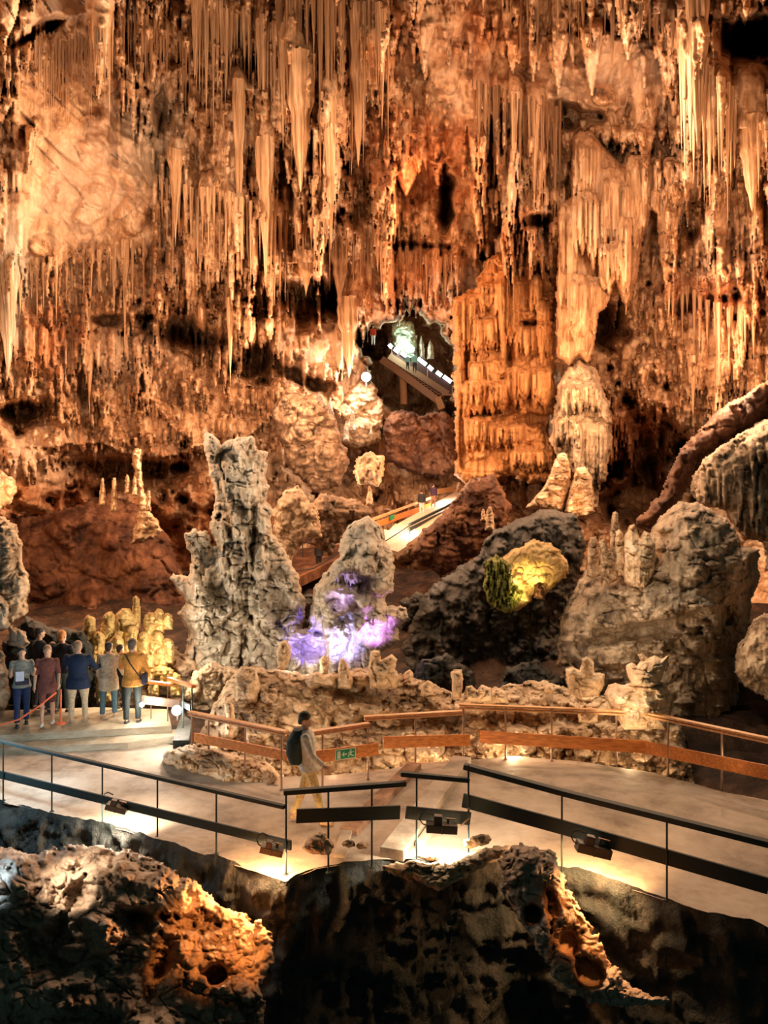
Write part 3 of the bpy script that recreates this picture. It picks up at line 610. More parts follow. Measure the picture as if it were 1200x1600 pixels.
body('rock_wall_fragment', [(425, 800), (440, 770), (465, 760), (500, 800), (505, 840), (470, 850), (455, 880), (470, 920), (470, 1000), (440, 1010), (430, 900)], 30, 1.4, R_TAN, 1.6, lum(120, 4, 12, .8), edge=20, label='knobbly brown rock behind the tall pale column', cat='rock formation')
body('stalagmite_cluster', [(533, 838), (540, 828), (552, 812), (575, 806), (592, 815), (603, 830), (605, 850), (613, 862), (617, 920), (600, 935), (605, 945), (635, 950), (637, 965), (622, 980), (622, 1000), (605, 1015), (590, 1030), (585, 1080), (450, 1080), (446, 1040), (448, 1012), (452, 985), (480, 980), (488, 950), (492, 915), (505, 898), (520, 880), (528, 870), (531, 850)],
     21.5, 1.4, R_WHITE, 1.1, both(lambda R: (R.pocket(560, 905, 26, 26, .9), R.pocket(480, 1012, 30, 14, .8), R.lump(545, 880, 45, 22, .5, .9), R.lump(585, 870, 35, 34, .5, .9), R.lump(535, 915, 22, 22, .5, .8), R.lump(578, 975, 28, 40, .6, .6), R.lump(525, 990, 20, 36, .6, .5), R.lump(605, 970, 20, 14, .5, .5)),
     lambda R: [R.row(a, b, c, d, 2.5, .06, 3, .3, .6) for a, b, c, d in ((530, 575, 878, 898), (528, 560, 895, 918), (575, 610, 865, 890), (565, 598, 960, 1005), (515, 545, 975, 1030))], lum(150, 5, 13, 1.8, 1.0, .7, .04, .2)),
     edge=34, rag=2.5, label='dark forked stalagmite mass lit purple at its foot', cat='rock formation')
body('stalagmite_cluster', [(486, 985), (492, 930), (505, 900), (520, 895), (530, 920), (528, 960), (515, 985)], 22.6, .6, R_GOLD, 1.1, lum(120, 3, 8, .9, .8, .8), edge=12, label='knobbly golden stalagmite left of the purple lit mass', cat='rock formation')
# red grotto side, middle ground rocks
body('clay_slope', [(-60, 1050), (-60, 830), (0, 810), (80, 800), (170, 770), (215, 790), (260, 830), (290, 900), (300, 960), (280, 1040)], 36, 2.0, R_RED, 2.2, lum(70, 10, 34, .5, .8, .4, .12, .8), edge=80, slope=-.4, label='red brown clay slope inside the left grotto', cat='rock formation')
for x, y0, y1, w, lb in [(160, 745, 790, 9, 'first'), (178, 745, 800, 10, ''), (199, 740, 772, 8, ''), (210, 742, 775, 8, ''), (232, 765, 800, 8, '')]:
    pos = {160: 'leftmost', 178: 'tallest', 199: 'thin third', 210: 'blunt fourth', 232: 'rightmost'}[x]
    stump([(x-w*.7, y1), (x-w*.4, y0+8), (x-2, y0), (x+3, y0+2), (x+w*.5, y0+12), (x+w*.7, y1)], pos+' small stalagmite in the lit row above the red slope', 33, .5, R_TAN, st=1.2)
body('rock_column', [(205, 850), (215, 790), (210, 740), (205, 705), (222, 700), (222, 750), (235, 800), (262, 830), (240, 845)], 34.5, .8, R_TAN, 1.4, lum(80, 4, 9, .9, .6), edge=9, label='thin crooked rock column over the red grotto', cat='rock formation')
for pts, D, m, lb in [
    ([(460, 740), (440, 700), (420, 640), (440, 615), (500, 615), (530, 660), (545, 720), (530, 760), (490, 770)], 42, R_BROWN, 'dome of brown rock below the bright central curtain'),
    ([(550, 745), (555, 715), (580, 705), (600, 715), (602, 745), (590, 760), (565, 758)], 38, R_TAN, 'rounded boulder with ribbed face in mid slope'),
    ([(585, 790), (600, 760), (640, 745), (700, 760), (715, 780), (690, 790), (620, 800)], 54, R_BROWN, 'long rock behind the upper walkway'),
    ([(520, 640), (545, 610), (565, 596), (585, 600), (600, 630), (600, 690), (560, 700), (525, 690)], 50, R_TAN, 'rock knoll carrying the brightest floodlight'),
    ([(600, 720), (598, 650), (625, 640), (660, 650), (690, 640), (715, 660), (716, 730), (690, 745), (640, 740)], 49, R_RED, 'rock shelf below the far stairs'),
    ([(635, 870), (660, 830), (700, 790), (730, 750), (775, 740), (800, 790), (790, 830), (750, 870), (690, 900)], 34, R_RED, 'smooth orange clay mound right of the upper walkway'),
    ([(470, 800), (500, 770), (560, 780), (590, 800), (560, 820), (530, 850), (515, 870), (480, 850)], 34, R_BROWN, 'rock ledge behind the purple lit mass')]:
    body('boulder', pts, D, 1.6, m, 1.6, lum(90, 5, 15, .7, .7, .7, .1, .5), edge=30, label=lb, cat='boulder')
for x, y0, y1, w, D, m, lb in [(577, 757, 792, 12, 36, R_TAN, 'small white tipped stalagmite beside the upper walkway'), (551, 642, 675, 10, 46, R_WHITE, 'bright lit stalagmite in the middle of the slope'), (541, 655, 690, 9, 45, R_WHITE, 'left neighbour of the bright lit mid slope stalagmite'),
     (580, 665, 680, 7, 45, R_WHITE, 'tiny lit stalagmite right of the bright pair'), (516, 620, 655, 9, 45, R_WHITE, 'thin lit stalagmite above the lower floodlight'), (765, 790, 830, 14, 30, R_TAN, 'pale stalagmite on the orange clay mound'), (755, 795, 815, 9, 30.5, R_TAN, 'small stub left of the pale clay mound stalagmite')]:
    stump([(x-w*.6, y1), (x-w*.35, y0+8), (x-w*.15, y0), (x+w*.2, y0+1), (x+w*.4, y0+10), (x+w*.65, y1)], lb, D, .4, m)
# cave floor beyond the railing (rough clay ground)
xs, ys = np.meshgrid(np.arange(-26, 30, .25), np.arange(9, 48, .25))
zz = -.45+np.minimum(0, (ys-16))*.1+np.maximum(ys-16, 0)*.045-4*np.clip((14.2-.5*np.maximum(xs-3, 0)*0-ys)/2, 0, 1)*(xs < 5)+.5*fbm(xs/2.5, ys/2.5, 4, 4)+.3*ridge(xs/1.1, ys/1.1, 9, 3)
V = np.stack([xs, ys, zz], -1).reshape(-1, 3); h, w = xs.shape; idx = np.arange(h*w).reshape(h, w)
tag(mesh_np('floor', V, np.stack([idx[:-1, :-1], idx[:-1, 1:], idx[1:, 1:], idx[1:, :-1]], -1).reshape(-1, 4), R_FLOOR, loc=(0, 30, 0)), kind='structure')

# rubble bank behind the railing
body('rock_bank', [(250, 1195), (262, 1178), (300, 1170), (330, 1110), (352, 1070), (368, 1044), (400, 1040), (445, 1046), (470, 1052), (520, 1050), (545, 1046), (580, 1040), (620, 1050), (660, 1062), (700, 1078), (740, 1085), (790, 1068), (850, 1062), (900, 1078), (960, 1090), (1040, 1100), (1065, 1140), (1080, 1180), (1090, 1240), (1020, 1225), (860, 1196), (760, 1200), (700, 1215), (620, 1212), (540, 1225), (470, 1238), (430, 1246), (380, 1236), (310, 1215), (265, 1205)],
     15.2, .8, R_TAN, 1.1, both(lambda R: (R.noise(.35, 1.4, 1.0, 2), R.pocket(560, 1085, 45, 14, .6, 10), R.pocket(830, 1125, 160, 12, .5), R.pocket(640, 1130, 90, 14, .5)), lum(620, 4, 13, 1.7, .7, .7, .05, .2)), edge=60, slope=-1.0, rag=3,
     label='pale rubble bank behind the orange railing', cat='rock formation')
body('rock_bank', [(250, 1192), (262, 1172), (300, 1160), (360, 1175), (420, 1190), (445, 1215), (440, 1245), (380, 1235), (310, 1212)], 13.6, .5, R_TAN, 1.0, lum(150, 4, 12, .9, .6, .7, .04, .15), edge=16, slope=-.9, label='low heap of pale rubble beside the walkway bend', cat='rock formation')
KN = lum(16, 5, 11, .8, .5, .8, .03, .15)
for pts, D, lb in [
    ([(884, 1060), (882, 1045), (895, 1040), (905, 1046), (909, 1030), (916, 1025), (927, 1030), (930, 1050), (946, 1052), (944, 1072), (935, 1088), (905, 1092), (888, 1082)], 15.6, 'cauliflower shaped stalagmite behind the railing, left of the big pale one'),
    ([(944, 1085), (950, 1070), (962, 1066), (974, 1070), (984, 1066), (978, 1050), (978, 1040), (988, 1034), (995, 1040), (1000, 1032), (994, 1022), (1004, 1020), (1012, 1028), (1022, 1024), (1034, 1028), (1048, 1020), (1042, 1036), (1038, 1052), (1032, 1064), (1040, 1068), (1046, 1078), (1058, 1080), (1052, 1096), (1048, 1120), (1040, 1140), (975, 1140), (955, 1108)], 14.95, 'big pale lobed stalagmite with spiky top behind the right railing'),
    ([(704, 1092), (706, 1065), (703, 1050), (710, 1045), (722, 1046), (724, 1060), (721, 1092)], 16, 'upright cylinder shaped stalagmite behind the middle railing'),
    ([(722, 1098), (727, 1072), (738, 1070), (745, 1078), (752, 1070), (768, 1074), (772, 1098)], 15.8, 'twin topped low stalagmite right of the cylinder shaped one'),
    ([(755, 1100), (760, 1082), (775, 1075), (792, 1080), (795, 1100)], 16.2, 'low rounded stump in the rubble right of the twin topped stalagmite'),
    ([(433, 1046), (431, 1020), (437, 1002), (448, 1000), (455, 1012), (454, 1035), (446, 1048)], 17, 'lone bullet shaped stalagmite left of the purple light'),
    ([(482, 1072), (484, 1052), (495, 1048), (505, 1056), (516, 1050), (526, 1056), (528, 1074)], 17, 'low two humped stone in front of the purple light'),
    ([(528, 1076), (527, 1050), (530, 1030), (538, 1028), (544, 1040), (552, 1062), (550, 1078)], 16.8, 'pointed tan stalagmite before the purple light'),
    ([(578, 1076), (574, 1048), (578, 1018), (584, 1014), (594, 1016), (596, 1030), (612, 1022), (622, 1030), (618, 1045), (628, 1060), (620, 1078)], 16.6, 'thick two headed stalagmite right of the purple light'),
    ([(500, 1058), (498, 1030), (506, 1022), (514, 1026), (516, 1040), (512, 1058)], 18, 'dark knob shaped stalagmite left of the pointed tan one'),
    ([(628, 1070), (630, 1052), (640, 1045), (646, 1052), (648, 1070)], 17.2, 'small round stone right of the two headed stalagmite'),
    ([(655, 1088), (660, 1068), (668, 1062), (676, 1066), (680, 1090)], 16.6, 'stepped stub stalagmite left of the cylinder shaped one'),
    ([(350, 1150), (352, 1118), (349, 1100), (357, 1092), (366, 1100), (368, 1120), (364, 1155)], 14.9, 'short pale stalagmite behind the left orange railing'),
    ([(365, 1100), (366, 1055), (376, 1040), (400, 1042), (408, 1070), (404, 1100), (380, 1104)], 16.4, 'blocky pale rock above the left orange railing'),
    ([(904, 1128), (902, 1108), (920, 1104), (935, 1108), (934, 1128), (920, 1131)], 14.9, 'drum shaped stone seen through the right railing'),
    ([(848, 1084), (850, 1072), (860, 1068), (867, 1075), (865, 1085)], 16.3, 'small round pebble left of the cauliflower stalagmite')]:
    stump(pts, lb, D, .38 if len(pts) < 14 else .75, R_CREAM, KN if len(pts) < 14 else both(lambda R: (R.lump(1012, 1050, 40, 24, .45, .7), R.lump(1000, 1095, 46, 34, .4, .7), R.lump(966, 1085, 20, 18, .3, .6), R.pocket(1010, 1072, 34, 2.5, .2)), lum(30, 5, 10, .8, .6, .8, .03, .15)), cat='stalagmite')
# left foreground pillar and rocks
body('rock_pillar', [(-40, 950), (-40, 815), (0, 805), (26, 820), (36, 850), (40, 880), (46, 920), (46, 960), (20, 975)], 18.5, .9, R_TAN, 1.4, lum(120, 6, 16, .7, .5, .7), edge=30, label='layered rock pillar standing at the left edge', cat='rock formation')
body('boulder', [(-40, 990), (-40, 920), (0, 930), (14, 945), (17, 970), (12, 985)], 17.4, .5, R_GREY, 1.4, lum(8, 8, 14, .3), edge=20, label='smooth pale boulder below the left rock pillar', cat='boulder')
body('boulder', [(8, 1008), (14, 980), (25, 975), (40, 988), (47, 1005), (38, 1012)], 17.6, .4, R_GREY, 1.2, lum(8, 8, 14, .3), edge=14, label='rounded pale boulder just above the group of visitors', cat='boulder')
body('boulder', [(-40, 1110), (-40, 1010), (5, 1020), (14, 1050), (16, 1085), (10, 1110)], 17, .6, R_GREY, 1.4, lum(30, 8, 16, .4), edge=22, label='grey slab rock behind the left end of the visitors', cat='boulder')
body('boulder', [(10, 1100), (0, 1000), (40, 960), (80, 980), (130, 985), (150, 1010), (150, 1110)], 19.6, .6, R_BLACK, 1.6, lum(120, 5, 12, .7), edge=22, label='dark rough rock behind the group of visitors', cat='boulder')
body('rock_bank', [(120, 1120), (124, 1020), (150, 1000), (200, 1010), (260, 1005), (290, 1020), (325, 1050), (350, 1075), (345, 1140), (270, 1130)], 20.4, .6, R_TAN, 1.4, lum(140, 4, 11, .9), edge=24, slope=-.3, label='rough bank of rock carrying the ochre stalagmite thicket', cat='rock formation')
body('rock_bank', [(285, 1090), (300, 1050), (330, 1035), (380, 1045), (420, 1050), (440, 1075), (430, 1100), (330, 1110)], 18.5, .5, R_TAN, 1.3, lum(90, 4, 11, .9), edge=20, slope=-.3, label='shadowed rubble at the foot of the tall pale column', cat='rock formation')
body('boulder', [(-60, 770), (-60, 735), (0, 733), (22, 745), (28, 760), (18, 785), (0, 800), (-40, 800)], 31, .8, R_CREAM, 1.5, lum(20, 5, 12, .8), edge=20, label='brightly lit cream rock at the left edge above the red slope', cat='boulder')
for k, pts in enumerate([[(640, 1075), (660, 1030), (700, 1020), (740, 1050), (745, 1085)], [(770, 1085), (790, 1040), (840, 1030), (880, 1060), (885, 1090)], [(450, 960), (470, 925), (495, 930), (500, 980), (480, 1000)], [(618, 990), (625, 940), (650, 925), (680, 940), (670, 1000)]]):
    body('boulder', pts, [19.5, 20, 26, 29][k], .7, R_BLACK, 1.6, lum(60, 4, 12, .9), edge=22, label=['dark boulder in the shade behind the cylinder shaped stalagmite', 'dark boulder in the shade left of the huge grey boulder', 'dark rock between the pale column and the purple lit mass', 'dark rock just right of the purple lit mass'][k], cat='boulder')  # filler boulders added here, shade put into their near-black rock
lamp(20, 800, 28.5, 220, GOLD, .1)
# ochre stalagmite thicket behind the visitors
thick = [(140, 960, 1010, 20), (155, 985, 1030, 22), (170, 955, 1015, 22), (195, 950, 1020, 34), (213, 930, 985, 13), (150, 1015, 1050, 22), (182, 990, 1040, 26), (205, 975, 1025, 24), (225, 985, 1040, 22), (235, 955, 1000, 20), (248, 950, 990, 18), (262, 955, 985, 16),
         (245, 985, 1030, 24), (262, 995, 1040, 20), (130, 995, 1040, 14), (250, 1010, 1060, 22), (232, 1020, 1070, 20), (185, 1030, 1080, 40), (262, 1040, 1075, 20), (275, 1050, 1090, 16), (240, 1062, 1090, 16), (165, 1045, 1100, 26)]
where = ['leftmost tall', 'stout', 'paired', 'broadest', 'tallest slim', 'low left', 'central', 'inner', 'right central', 'upper right', 'flat topped', 'far upper right', 'knobbly right', 'outer right', 'small left edge', 'lower right', 'lower central', 'wide front', 'front right', 'rightmost front', 'little front', 'front left']
for (x, y0, y1, w), wh in zip(thick, where):
    w *= 1.15; q = random.Random(x+y0)
    stump([(x-w*.5, y1), (x-w*.55, y0+.5*(y1-y0)), (x-w*.38, y0+w*.25), (x-w*.1, y0), (x+w*.2, y0+q.uniform(0, 3)), (x+w*.42, y0+w*.3), (x+w*.5, y0+.6*(y1-y0)), (x+w*.45, y1)], wh+' stalagmite of the ochre thicket behind the visitors', 20.2-(y0-930)/100, .32, R_GOLD,
          lum(14, 4, 8, .7, .5, .8, .03, .15), st=1.2)

# ------------------------------------------------------------------ walkway
near = [(-11, 14.3), (-6.3, 12.45), (-4.6, 11.75), (-3.2, 10.98), (-2.2, 10.35), (-1.25, 9.75), (-.9, 10.1), (-.2, 10.35), (.4, 10.4), (1.1, 10.25), (1.9, 10.35), (2.5, 10.1), (3.5, 9.2), (4.4, 8.62), (6, 7.9), (9, 6.6)]
far = [(-11, 17.6), (-7, 16.6), (-5, 15.9), (-3.9, 15.3), (-3, 14.4), (-2.0, 13.6), (-1, 13.7), (0, 14.0), (.8, 14.4), (1.6, 14.6), (2.6, 14.8), (3.6, 14.5), (4.8, 13.9), (5.7, 12.9), (7.2, 11.8), (10.5, 10.2)]
def interp(P, n):
    P = np.array(P, float); d = np.r_[0, np.cumsum(np.hypot(*np.diff(P, axis=0).T))]; t = np.linspace(0, 1, n)*d[-1]
    return np.stack([np.interp(t, d, P[:, 0]), np.interp(t, d, P[:, 1])], -1)
NE = interp(near, 420); FE = interp(far, 420); s_ = np.linspace(0, 1, 110)[None, :, None]
G = NE[:, None]*(1-s_)+FE[:, None]*s_; gx, gy = G[..., 0], G[..., 1]
gz = .02*fbm(gx/.8, gy/.8, 3, 4)+.006*ridge(gx/.12, gy/.12, 8, 2)
h, w = gx.shape; idx = np.arange(h*w).reshape(h, w)
V = np.stack([gx, gy, gz], -1).reshape(-1, 3); Q = np.stack([idx[:-1, :-1], idx[1:, :-1], idx[1:, 1:], idx[:-1, 1:]], -1).reshape(-1, 4)
o = mesh_np('walkway', V, Q, M_CONC, loc=(0, 12, 0)); tag(o, kind='structure', label='worn concrete walkway between the two railings', cat='walkway')
# rock face dropping from the walkway's near edge into the dark
vv = np.linspace(0, 1, 150); T = np.linspace(0, 1, 700); NE2 = interp(near, 700)
nx, vz = np.meshgrid(np.arange(700)*.032, vv*6.5, indexing='ij')
lean = .8*vz*.25+.35*fbm(nx/1.3, vz/1.0, 5, 4)*np.clip(vz*3, 0, 1)+.22*ridge(nx/.35, vz/.3, 7, 4)*np.clip(vz*4, 0, 1)
V = np.stack([NE2[:, None, 0]+0*lean, NE2[:, None, 1]-lean*.9+.06*fbm(nx/.4, vz/.4, 2, 3), -vz+.02+.05*fbm(nx/.3, vz/.3, 12, 3)], -1).reshape(-1, 3)
idx = np.arange(700*150).reshape(700, 150); Q = np.stack([idx[:-1, 1:], idx[1:, 1:], idx[1:, :-1], idx[:-1, :-1]], -1).reshape(-1, 4)
tag(mesh_np('cliff', V, Q, R_BLACK, loc=(0, 10, -6.5)), kind='structure', label='dark rock face below the walkway', cat='cliff')
# rocks in the near foreground
def hole(*hs):
    return lambda R: [R.pocket(*q) for q in hs]
body('foreground_rock', [(-120, 1700), (-120, 1335), (0, 1325), (60, 1330), (110, 1322), (160, 1318), (215, 1335), (262, 1350), (320, 1390), (370, 1425), (405, 1440), (426, 1462), (424, 1500), (412, 1540), (416, 1590), (395, 1700)], 8.1, .8, R_FORE, 1.5,
     both(hole((340, 1522, 16, 16, .9), (300, 1440, 26, 12, .3), (215, 1440, 30, 22, .5), (120, 1400, 20, 20, .3), (250, 1500, 20, 50, .5, 20), (100, 1480, 60, 40, .35)), lambda R: R.noise(.22, 1.1, .8, 6), lum(160, 8, 30, .5, .8, .4, .06, .3)), edge=150, slope=-.6, rag=5,
     label='lumpy rock lit orange at the lower left below the walkway', cat='boulder')
body('foreground_rock', [(776, 1345), (800, 1320), (835, 1320), (866, 1335), (878, 1365), (895, 1400), (925, 1445), (948, 1490), (975, 1530), (1010, 1552), (1052, 1563), (1000, 1572), (950, 1575), (905, 1558), (862, 1520), (838, 1480), (812, 1440), (786, 1400)], 8.3, .4, R_FORE, 1.2,
     both(hole((832, 1430, 12, 14, .8), (888, 1470, 14, 18, .8, -20), (920, 1520, 22, 22, .8), (862, 1410, 10, 22, .4, -20)), lum(110, 6, 18, .6, 1, .4, .05, .2)), edge=34, slope=-.75, rag=5,
     label='narrow orange lit rock ridge running down at the lower right', cat='boulder')
body('foreground_rock', [(590, 1352), (640, 1345), (700, 1345), (760, 1325), (800, 1318), (790, 1335), (720, 1375), (690, 1392), (660, 1385), (620, 1370)], 9.8, .3, R_TAN, 1.0, lum(90, 4, 12, .7, .6, .6, .03, .15), edge=14, slope=-.8, rag=3,
     label='pale stone lip glowing under the central floodlight', cat='boulder')
body('foreground_rock', [(472, 1326), (475, 1312), (488, 1302), (503, 1300), (516, 1308), (522, 1324), (512, 1336), (485, 1337)], 10.1, .22, R_TAN, 1.0, lum(14, 5, 12, .5), edge=16, label='rounded brown stone at the foot of the middle railing', cat='boulder')
for k, (x, y, r) in enumerate([(545, 1318, 12), (566, 1322, 10), (735, 1318, 14), (700, 1345, 16), (672, 1340, 14), (752, 1312, 18)]):
    ps = [(x+r*math.cos(a)*random.uniform(.8, 1.3), y+r*.6*math.sin(a)*random.uniform(.8, 1.2)) for a in np.linspace(0, 6.28, 9)[:-1]]
    body('stone', ps, 10.4-.05*k, .12, R_TAN, 1.0, lum(8, 3, 7, .5), edge=8, rag=.6, label=['angular stone left of the small wooden ramp', 'flat stone right of the small angular one', 'loose stone right of the central floodlight', 'stone directly below the central floodlight', 'rough stone left below the central floodlight', 'largest loose stone by the middle railing gap'][k], cat='stone')
# two kerb beams and a plank crossing the walkway
def block(name, a, b, w, h, mat, label, cat, bevel=.01):
    m = MB(); m.beam(a, b, w, h); return tag(m.build(name, mat, bevel=bevel), label, cat)
zk = .07
block('kerb_beam', onz(612, 1335, zk), onz(722, 1188, zk), .34, .16, M_CONC, 'pale concrete kerb beam crossing the walkway beside the floodlight', 'kerb')
block('kerb_beam', onz(545, 1300, .05), onz(648, 1196, .05), .26, .12, rock('brown_beam', (.14, .07, .04), (.32, .17, .10), (.5, .3, .2), 2, 1, .3, .02), 'brown timber beam crossing the walkway left of the concrete kerb', 'beam')
block('plank', onz(530, 1338, .06), onz(548, 1278, .06), .16, .05, M_CONC, 'short pale plank standing on the step beside the walking visitor', 'plank')
block('kerb_beam', onz(655, 1322, .04), onz(690, 1270, .04), .12, .1, M_CONC, 'short kerb block under the central floodlight', 'kerb')
# visitors' platform
def poly_prism(name, pts, z0, z1, mat, label, cat, grid=False):
    m = MB(); n = len(pts); m.add([(p[0], p[1], z1) for p in pts]+[(p[0], p[1], z0) for p in pts], [tuple(range(n))]+[tuple(range(2*n-1, n-1, -1))]+[((i+1) % n, i, i+n, (i+1) % n+n) for i in range(n)])
    return tag(m.build(name, mat, bevel=.01), label, cat)
ft = [onz(-60, 1152, .27), onz(268, 1134, .27), onz(262, 1108, .27), onz(150, 1105, .27), onz(-60, 1112, .27)]
M_PLAT = rock('platform_boards', (.22, .17, .11), (.42, .34, .24), (.60, .52, .40), .8, 3, .3, .02)
poly_prism('platform', ft, .02, .27, M_PLAT, 'raised timber platform the visitors stand on', 'platform')
poly_prism('platform_step', [onz(-60, 1172, .13), onz(200, 1160, .13), onz(300, 1146, .13), onz(290, 1139, .13), onz(-60, 1150, .13)], -.02, .13, M_PLAT, 'low timber step in front of the platform', 'step')
poly_prism('ramp_side', [onz(270, 1150, .5), onz(296, 1150, .5), onz(300, 1120, .5), onz(284, 1108, .5)], -.02, .42, R_BLACK, 'dark block at the right end of the platform', 'block')

# ------------------------------------------------------------------ railings
def railing(label, top, low, posts, mt, ml, mp, tw, th, lw, lh, group=None, twin=False, pr=.013):
    """top/low: lists of points; posts: (top point, foot point)"""
    base_ = Vector(posts[0][1]); t = thing('railing', base_, label, 'railing', group)
    def loc(p): return Vector(p)-base_
    m = MB()
    for a, b in zip(top[:-1], top[1:]):
        if twin:
            m.beam(loc(a), loc(b), tw, th*.5); m.beam(loc(a)-Vector((0, .03, th*.8)), loc(b)-Vector((0, .03, th*.8)), tw*.6, th*.5)
        else: m.beam(loc(a), loc(b), tw, th)
    m.build('handrail', mt, t, bevel=.006)
    m = MB()
    for a, b in zip(low[:-1], low[1:]): m.beam(loc(a), loc(b), lw, lh)
    m.build('lower_board', ml, t, bevel=.005)
    for a, b in posts:
        m = MB(); m.tube([loc(a), loc(b)], pr, 8); m.tube([loc(b)+Vector((0, 0, .012)), loc(b)], .035, 8); m.build('post', mp, t)
    return t
def P(px, py, D): return at(px, py, D)
def post(px, yt, D, foot_z=0): a = at(px, yt, D); return (a, Vector((a.x, a.y, foot_z)))
NR = [M_BLACKWOOD, M_BLACKWOOD, M_STEEL, .07, .05, .035, .125]
railing('long dark near railing at the left end of the walkway', [P(-120, 1127, 14.2), P(0, 1158, 12.6), P(445, 1261, 9.95)], [P(-120, 1180, 14.2), P(0, 1210, 12.6), P(455, 1321, 9.95)],
        [post(-60, 1144, 13.3), post(5, 1161, 12.5), post(81, 1180, 12.05), post(160, 1197, 11.6), post(246, 1217, 11.1), post(338, 1237, 10.55), post(447, 1240, 9.95)], *NR)
railing('short dark near railing crossing in front of the walking visitor', [P(443, 1238, 9.9), P(634, 1224, 10.2)], [P(463, 1275, 9.9), P(625, 1269, 10.2)],
        [post(513, 1233, 10.0), post(581, 1228, 10.15)], M_BLACKWOOD, M_BLACKWOOD, M_STEEL, .09, .06, .035, .18)
railing('smallest dark near railing above the central floodlight', [P(626, 1209, 10.25), P(733, 1219, 10.35)], [P(634, 1269, 10.25), P(735, 1279, 10.35)], [post(651, 1212, 10.3), post(732, 1195, 10.35)], M_BLACKWOOD, M_BLACKWOOD, M_STEEL, .08, .06, .035, .17)
railing('long dark near railing running down to the right edge', [P(725, 1197, 10.4), P(878, 1238, 10.0), P(1200, 1318, 8.75), P(1300, 1345, 8.3)], [P(723, 1250, 10.4), P(878, 1292, 10.0), P(1200, 1384, 8.75), P(1300, 1412, 8.3)],
        [post(878, 1238, 10.0), post(1042, 1279, 9.3), post(1260, 1334, 8.5)], M_BLACKWOOD, M_BLACKWOOD, M_STEEL, .11, .07, .04, .19)
FR = dict(twin=True, pr=.018)
railing('orange wooden railing left of the walking visitor', [P(296, 1112, 14.2), P(447, 1143, 12.95)], [P(304, 1152, 14.2), P(449, 1181, 12.95)], [post(300, 1112, 14.2), post(326, 1120, 14.0), post(383, 1132, 13.5), post(440, 1143, 13.0)], M_RAILW, M_WOOD, M_GALV, .12, .06, .035, .17, **FR)
railing('orange wooden railing carrying the green exit sign', [P(488, 1143, 13.0), P(577, 1130, 13.5)], [P(492, 1183, 13.0), P(591, 1170, 13.5)], [post(504, 1143, 13.1), post(575, 1131, 13.5)], M_RAILW, M_WOOD, M_GALV, .12, .06, .035, .21, **FR)
railing('orange wooden railing in the middle, right of the exit sign', [P(569, 1120, 13.9), P(722, 1111, 14.3)], [P(599, 1160, 13.9), P(734, 1156, 14.3)], [post(649, 1116, 14.1), post(724, 1106, 14.35)], M_RAILW, M_WOOD, M_GALV, .12, .06, .035, .21, **FR)
railing('longest orange wooden railing bending down at the right edge', [P(717, 1101, 14.6), P(850, 1106, 14.6), P(1003, 1112, 14.1), P(1200, 1154, 12.5), P(1300, 1176, 11.8)], [P(750, 1151, 14.6), P(1006, 1167, 14.1), P(1200, 1207, 12.5), P(1300, 1228, 11.8)],
        [post(790, 1103, 14.6), post(862, 1106, 14.5), post(963, 1110, 14.3), post(1044, 1121, 13.75), post(1128, 1139, 13.1, -.1), post(1250, 1165, 12.2)], M_RAILW, M_WOOD, M_GALV, .12, .07, .035, .23, **FR)
railing('brown wooden railing at the right end of the platform', [onz(228, 1065, 1.05)*1, onz(268, 1070, 1.05)], [P(222, 1093, 16.2), P(282, 1100, 15.6)], [(onz(236, 1067, 1.04), onz(236, 1067, 1.04)-Vector((0, 0, .8))), (onz(262, 1070, 1.04), onz(262, 1070, 1.04)-Vector((0, 0, .8)))], M_WOOD, M_GALV, M_GALV, .10, .06, .05, .17)
railing('short dark sloping railing beside the platform steps', [P(264, 1060, 16.0), P(303, 1073, 14.6)], [P(280, 1098, 15.8), P(298, 1106, 14.9)], [post(286, 1068, 15.2), post(300, 1073, 14.7)], M_WOOD, M_STEEL, M_STEEL, .09, .06, .04, .12)
# exit sign: green plate with running figure, arrow and door
a, b = P(494, 1183, 13.0), P(589, 1170.3, 13.5); dx = (b-a).normalized(); up = Vector((0, 0, 1)); up = (up-dx*up.dot(dx)).normalized(); nrm = dx.cross(up).normalized()
if nrm.y > 0: nrm = -nrm
c0 = P(538.5, 1177, 13.2)+nrm*.035
M_ = Matrix((dx, -nrm, up)).transposed()
sg = thing('exit_sign', c0, 'green exit sign with running figure and arrow on the orange board', 'sign')
def flat(name, pts, mat, lift, par=sg, sc=1.0):
    m = MB(); n = len(pts); V = [M_ @ Vector((x*sc, -lift, z*sc)) for x, z in pts]+[M_ @ Vector((x*sc, -lift+.004, z*sc)) for x, z in pts]
    m.add(V, [tuple(range(n)), tuple(range(2*n-1, n-1, -1))]+[((i+1) % n, i, i+n, (i+1) % n+n) for i in range(n)]); return m.build(name, mat, par)
SW = plain('sign_cream', (.78, .82, .62), .5, var=0); SGm = plain('sign_green', (.0, .30, .11), .5, var=0)
hw, hh = .19, .092
flat('backing', [(-hw, -hh), (hw, -hh), (hw, hh), (-hw, hh)], SW, .004)
flat('green_field', [(-hw+.015, -hh+.015), (hw-.015, -hh+.015), (hw-.015, hh-.015), (-hw+.015, hh-.015)], SGm, .009)
flat('door_symbol', [(-.155, -.065), (-.095, -.065), (-.095, .062), (-.155, .062)], SW, .014)
flat('arrow', [(-.07, 0), (-.035, .04), (-.018, .04), (-.042, .010), (.025, .010), (.025, -.010), (-.042, -.010), (-.018, -.04), (-.035, -.04)], SW, .014)
mm = MB()
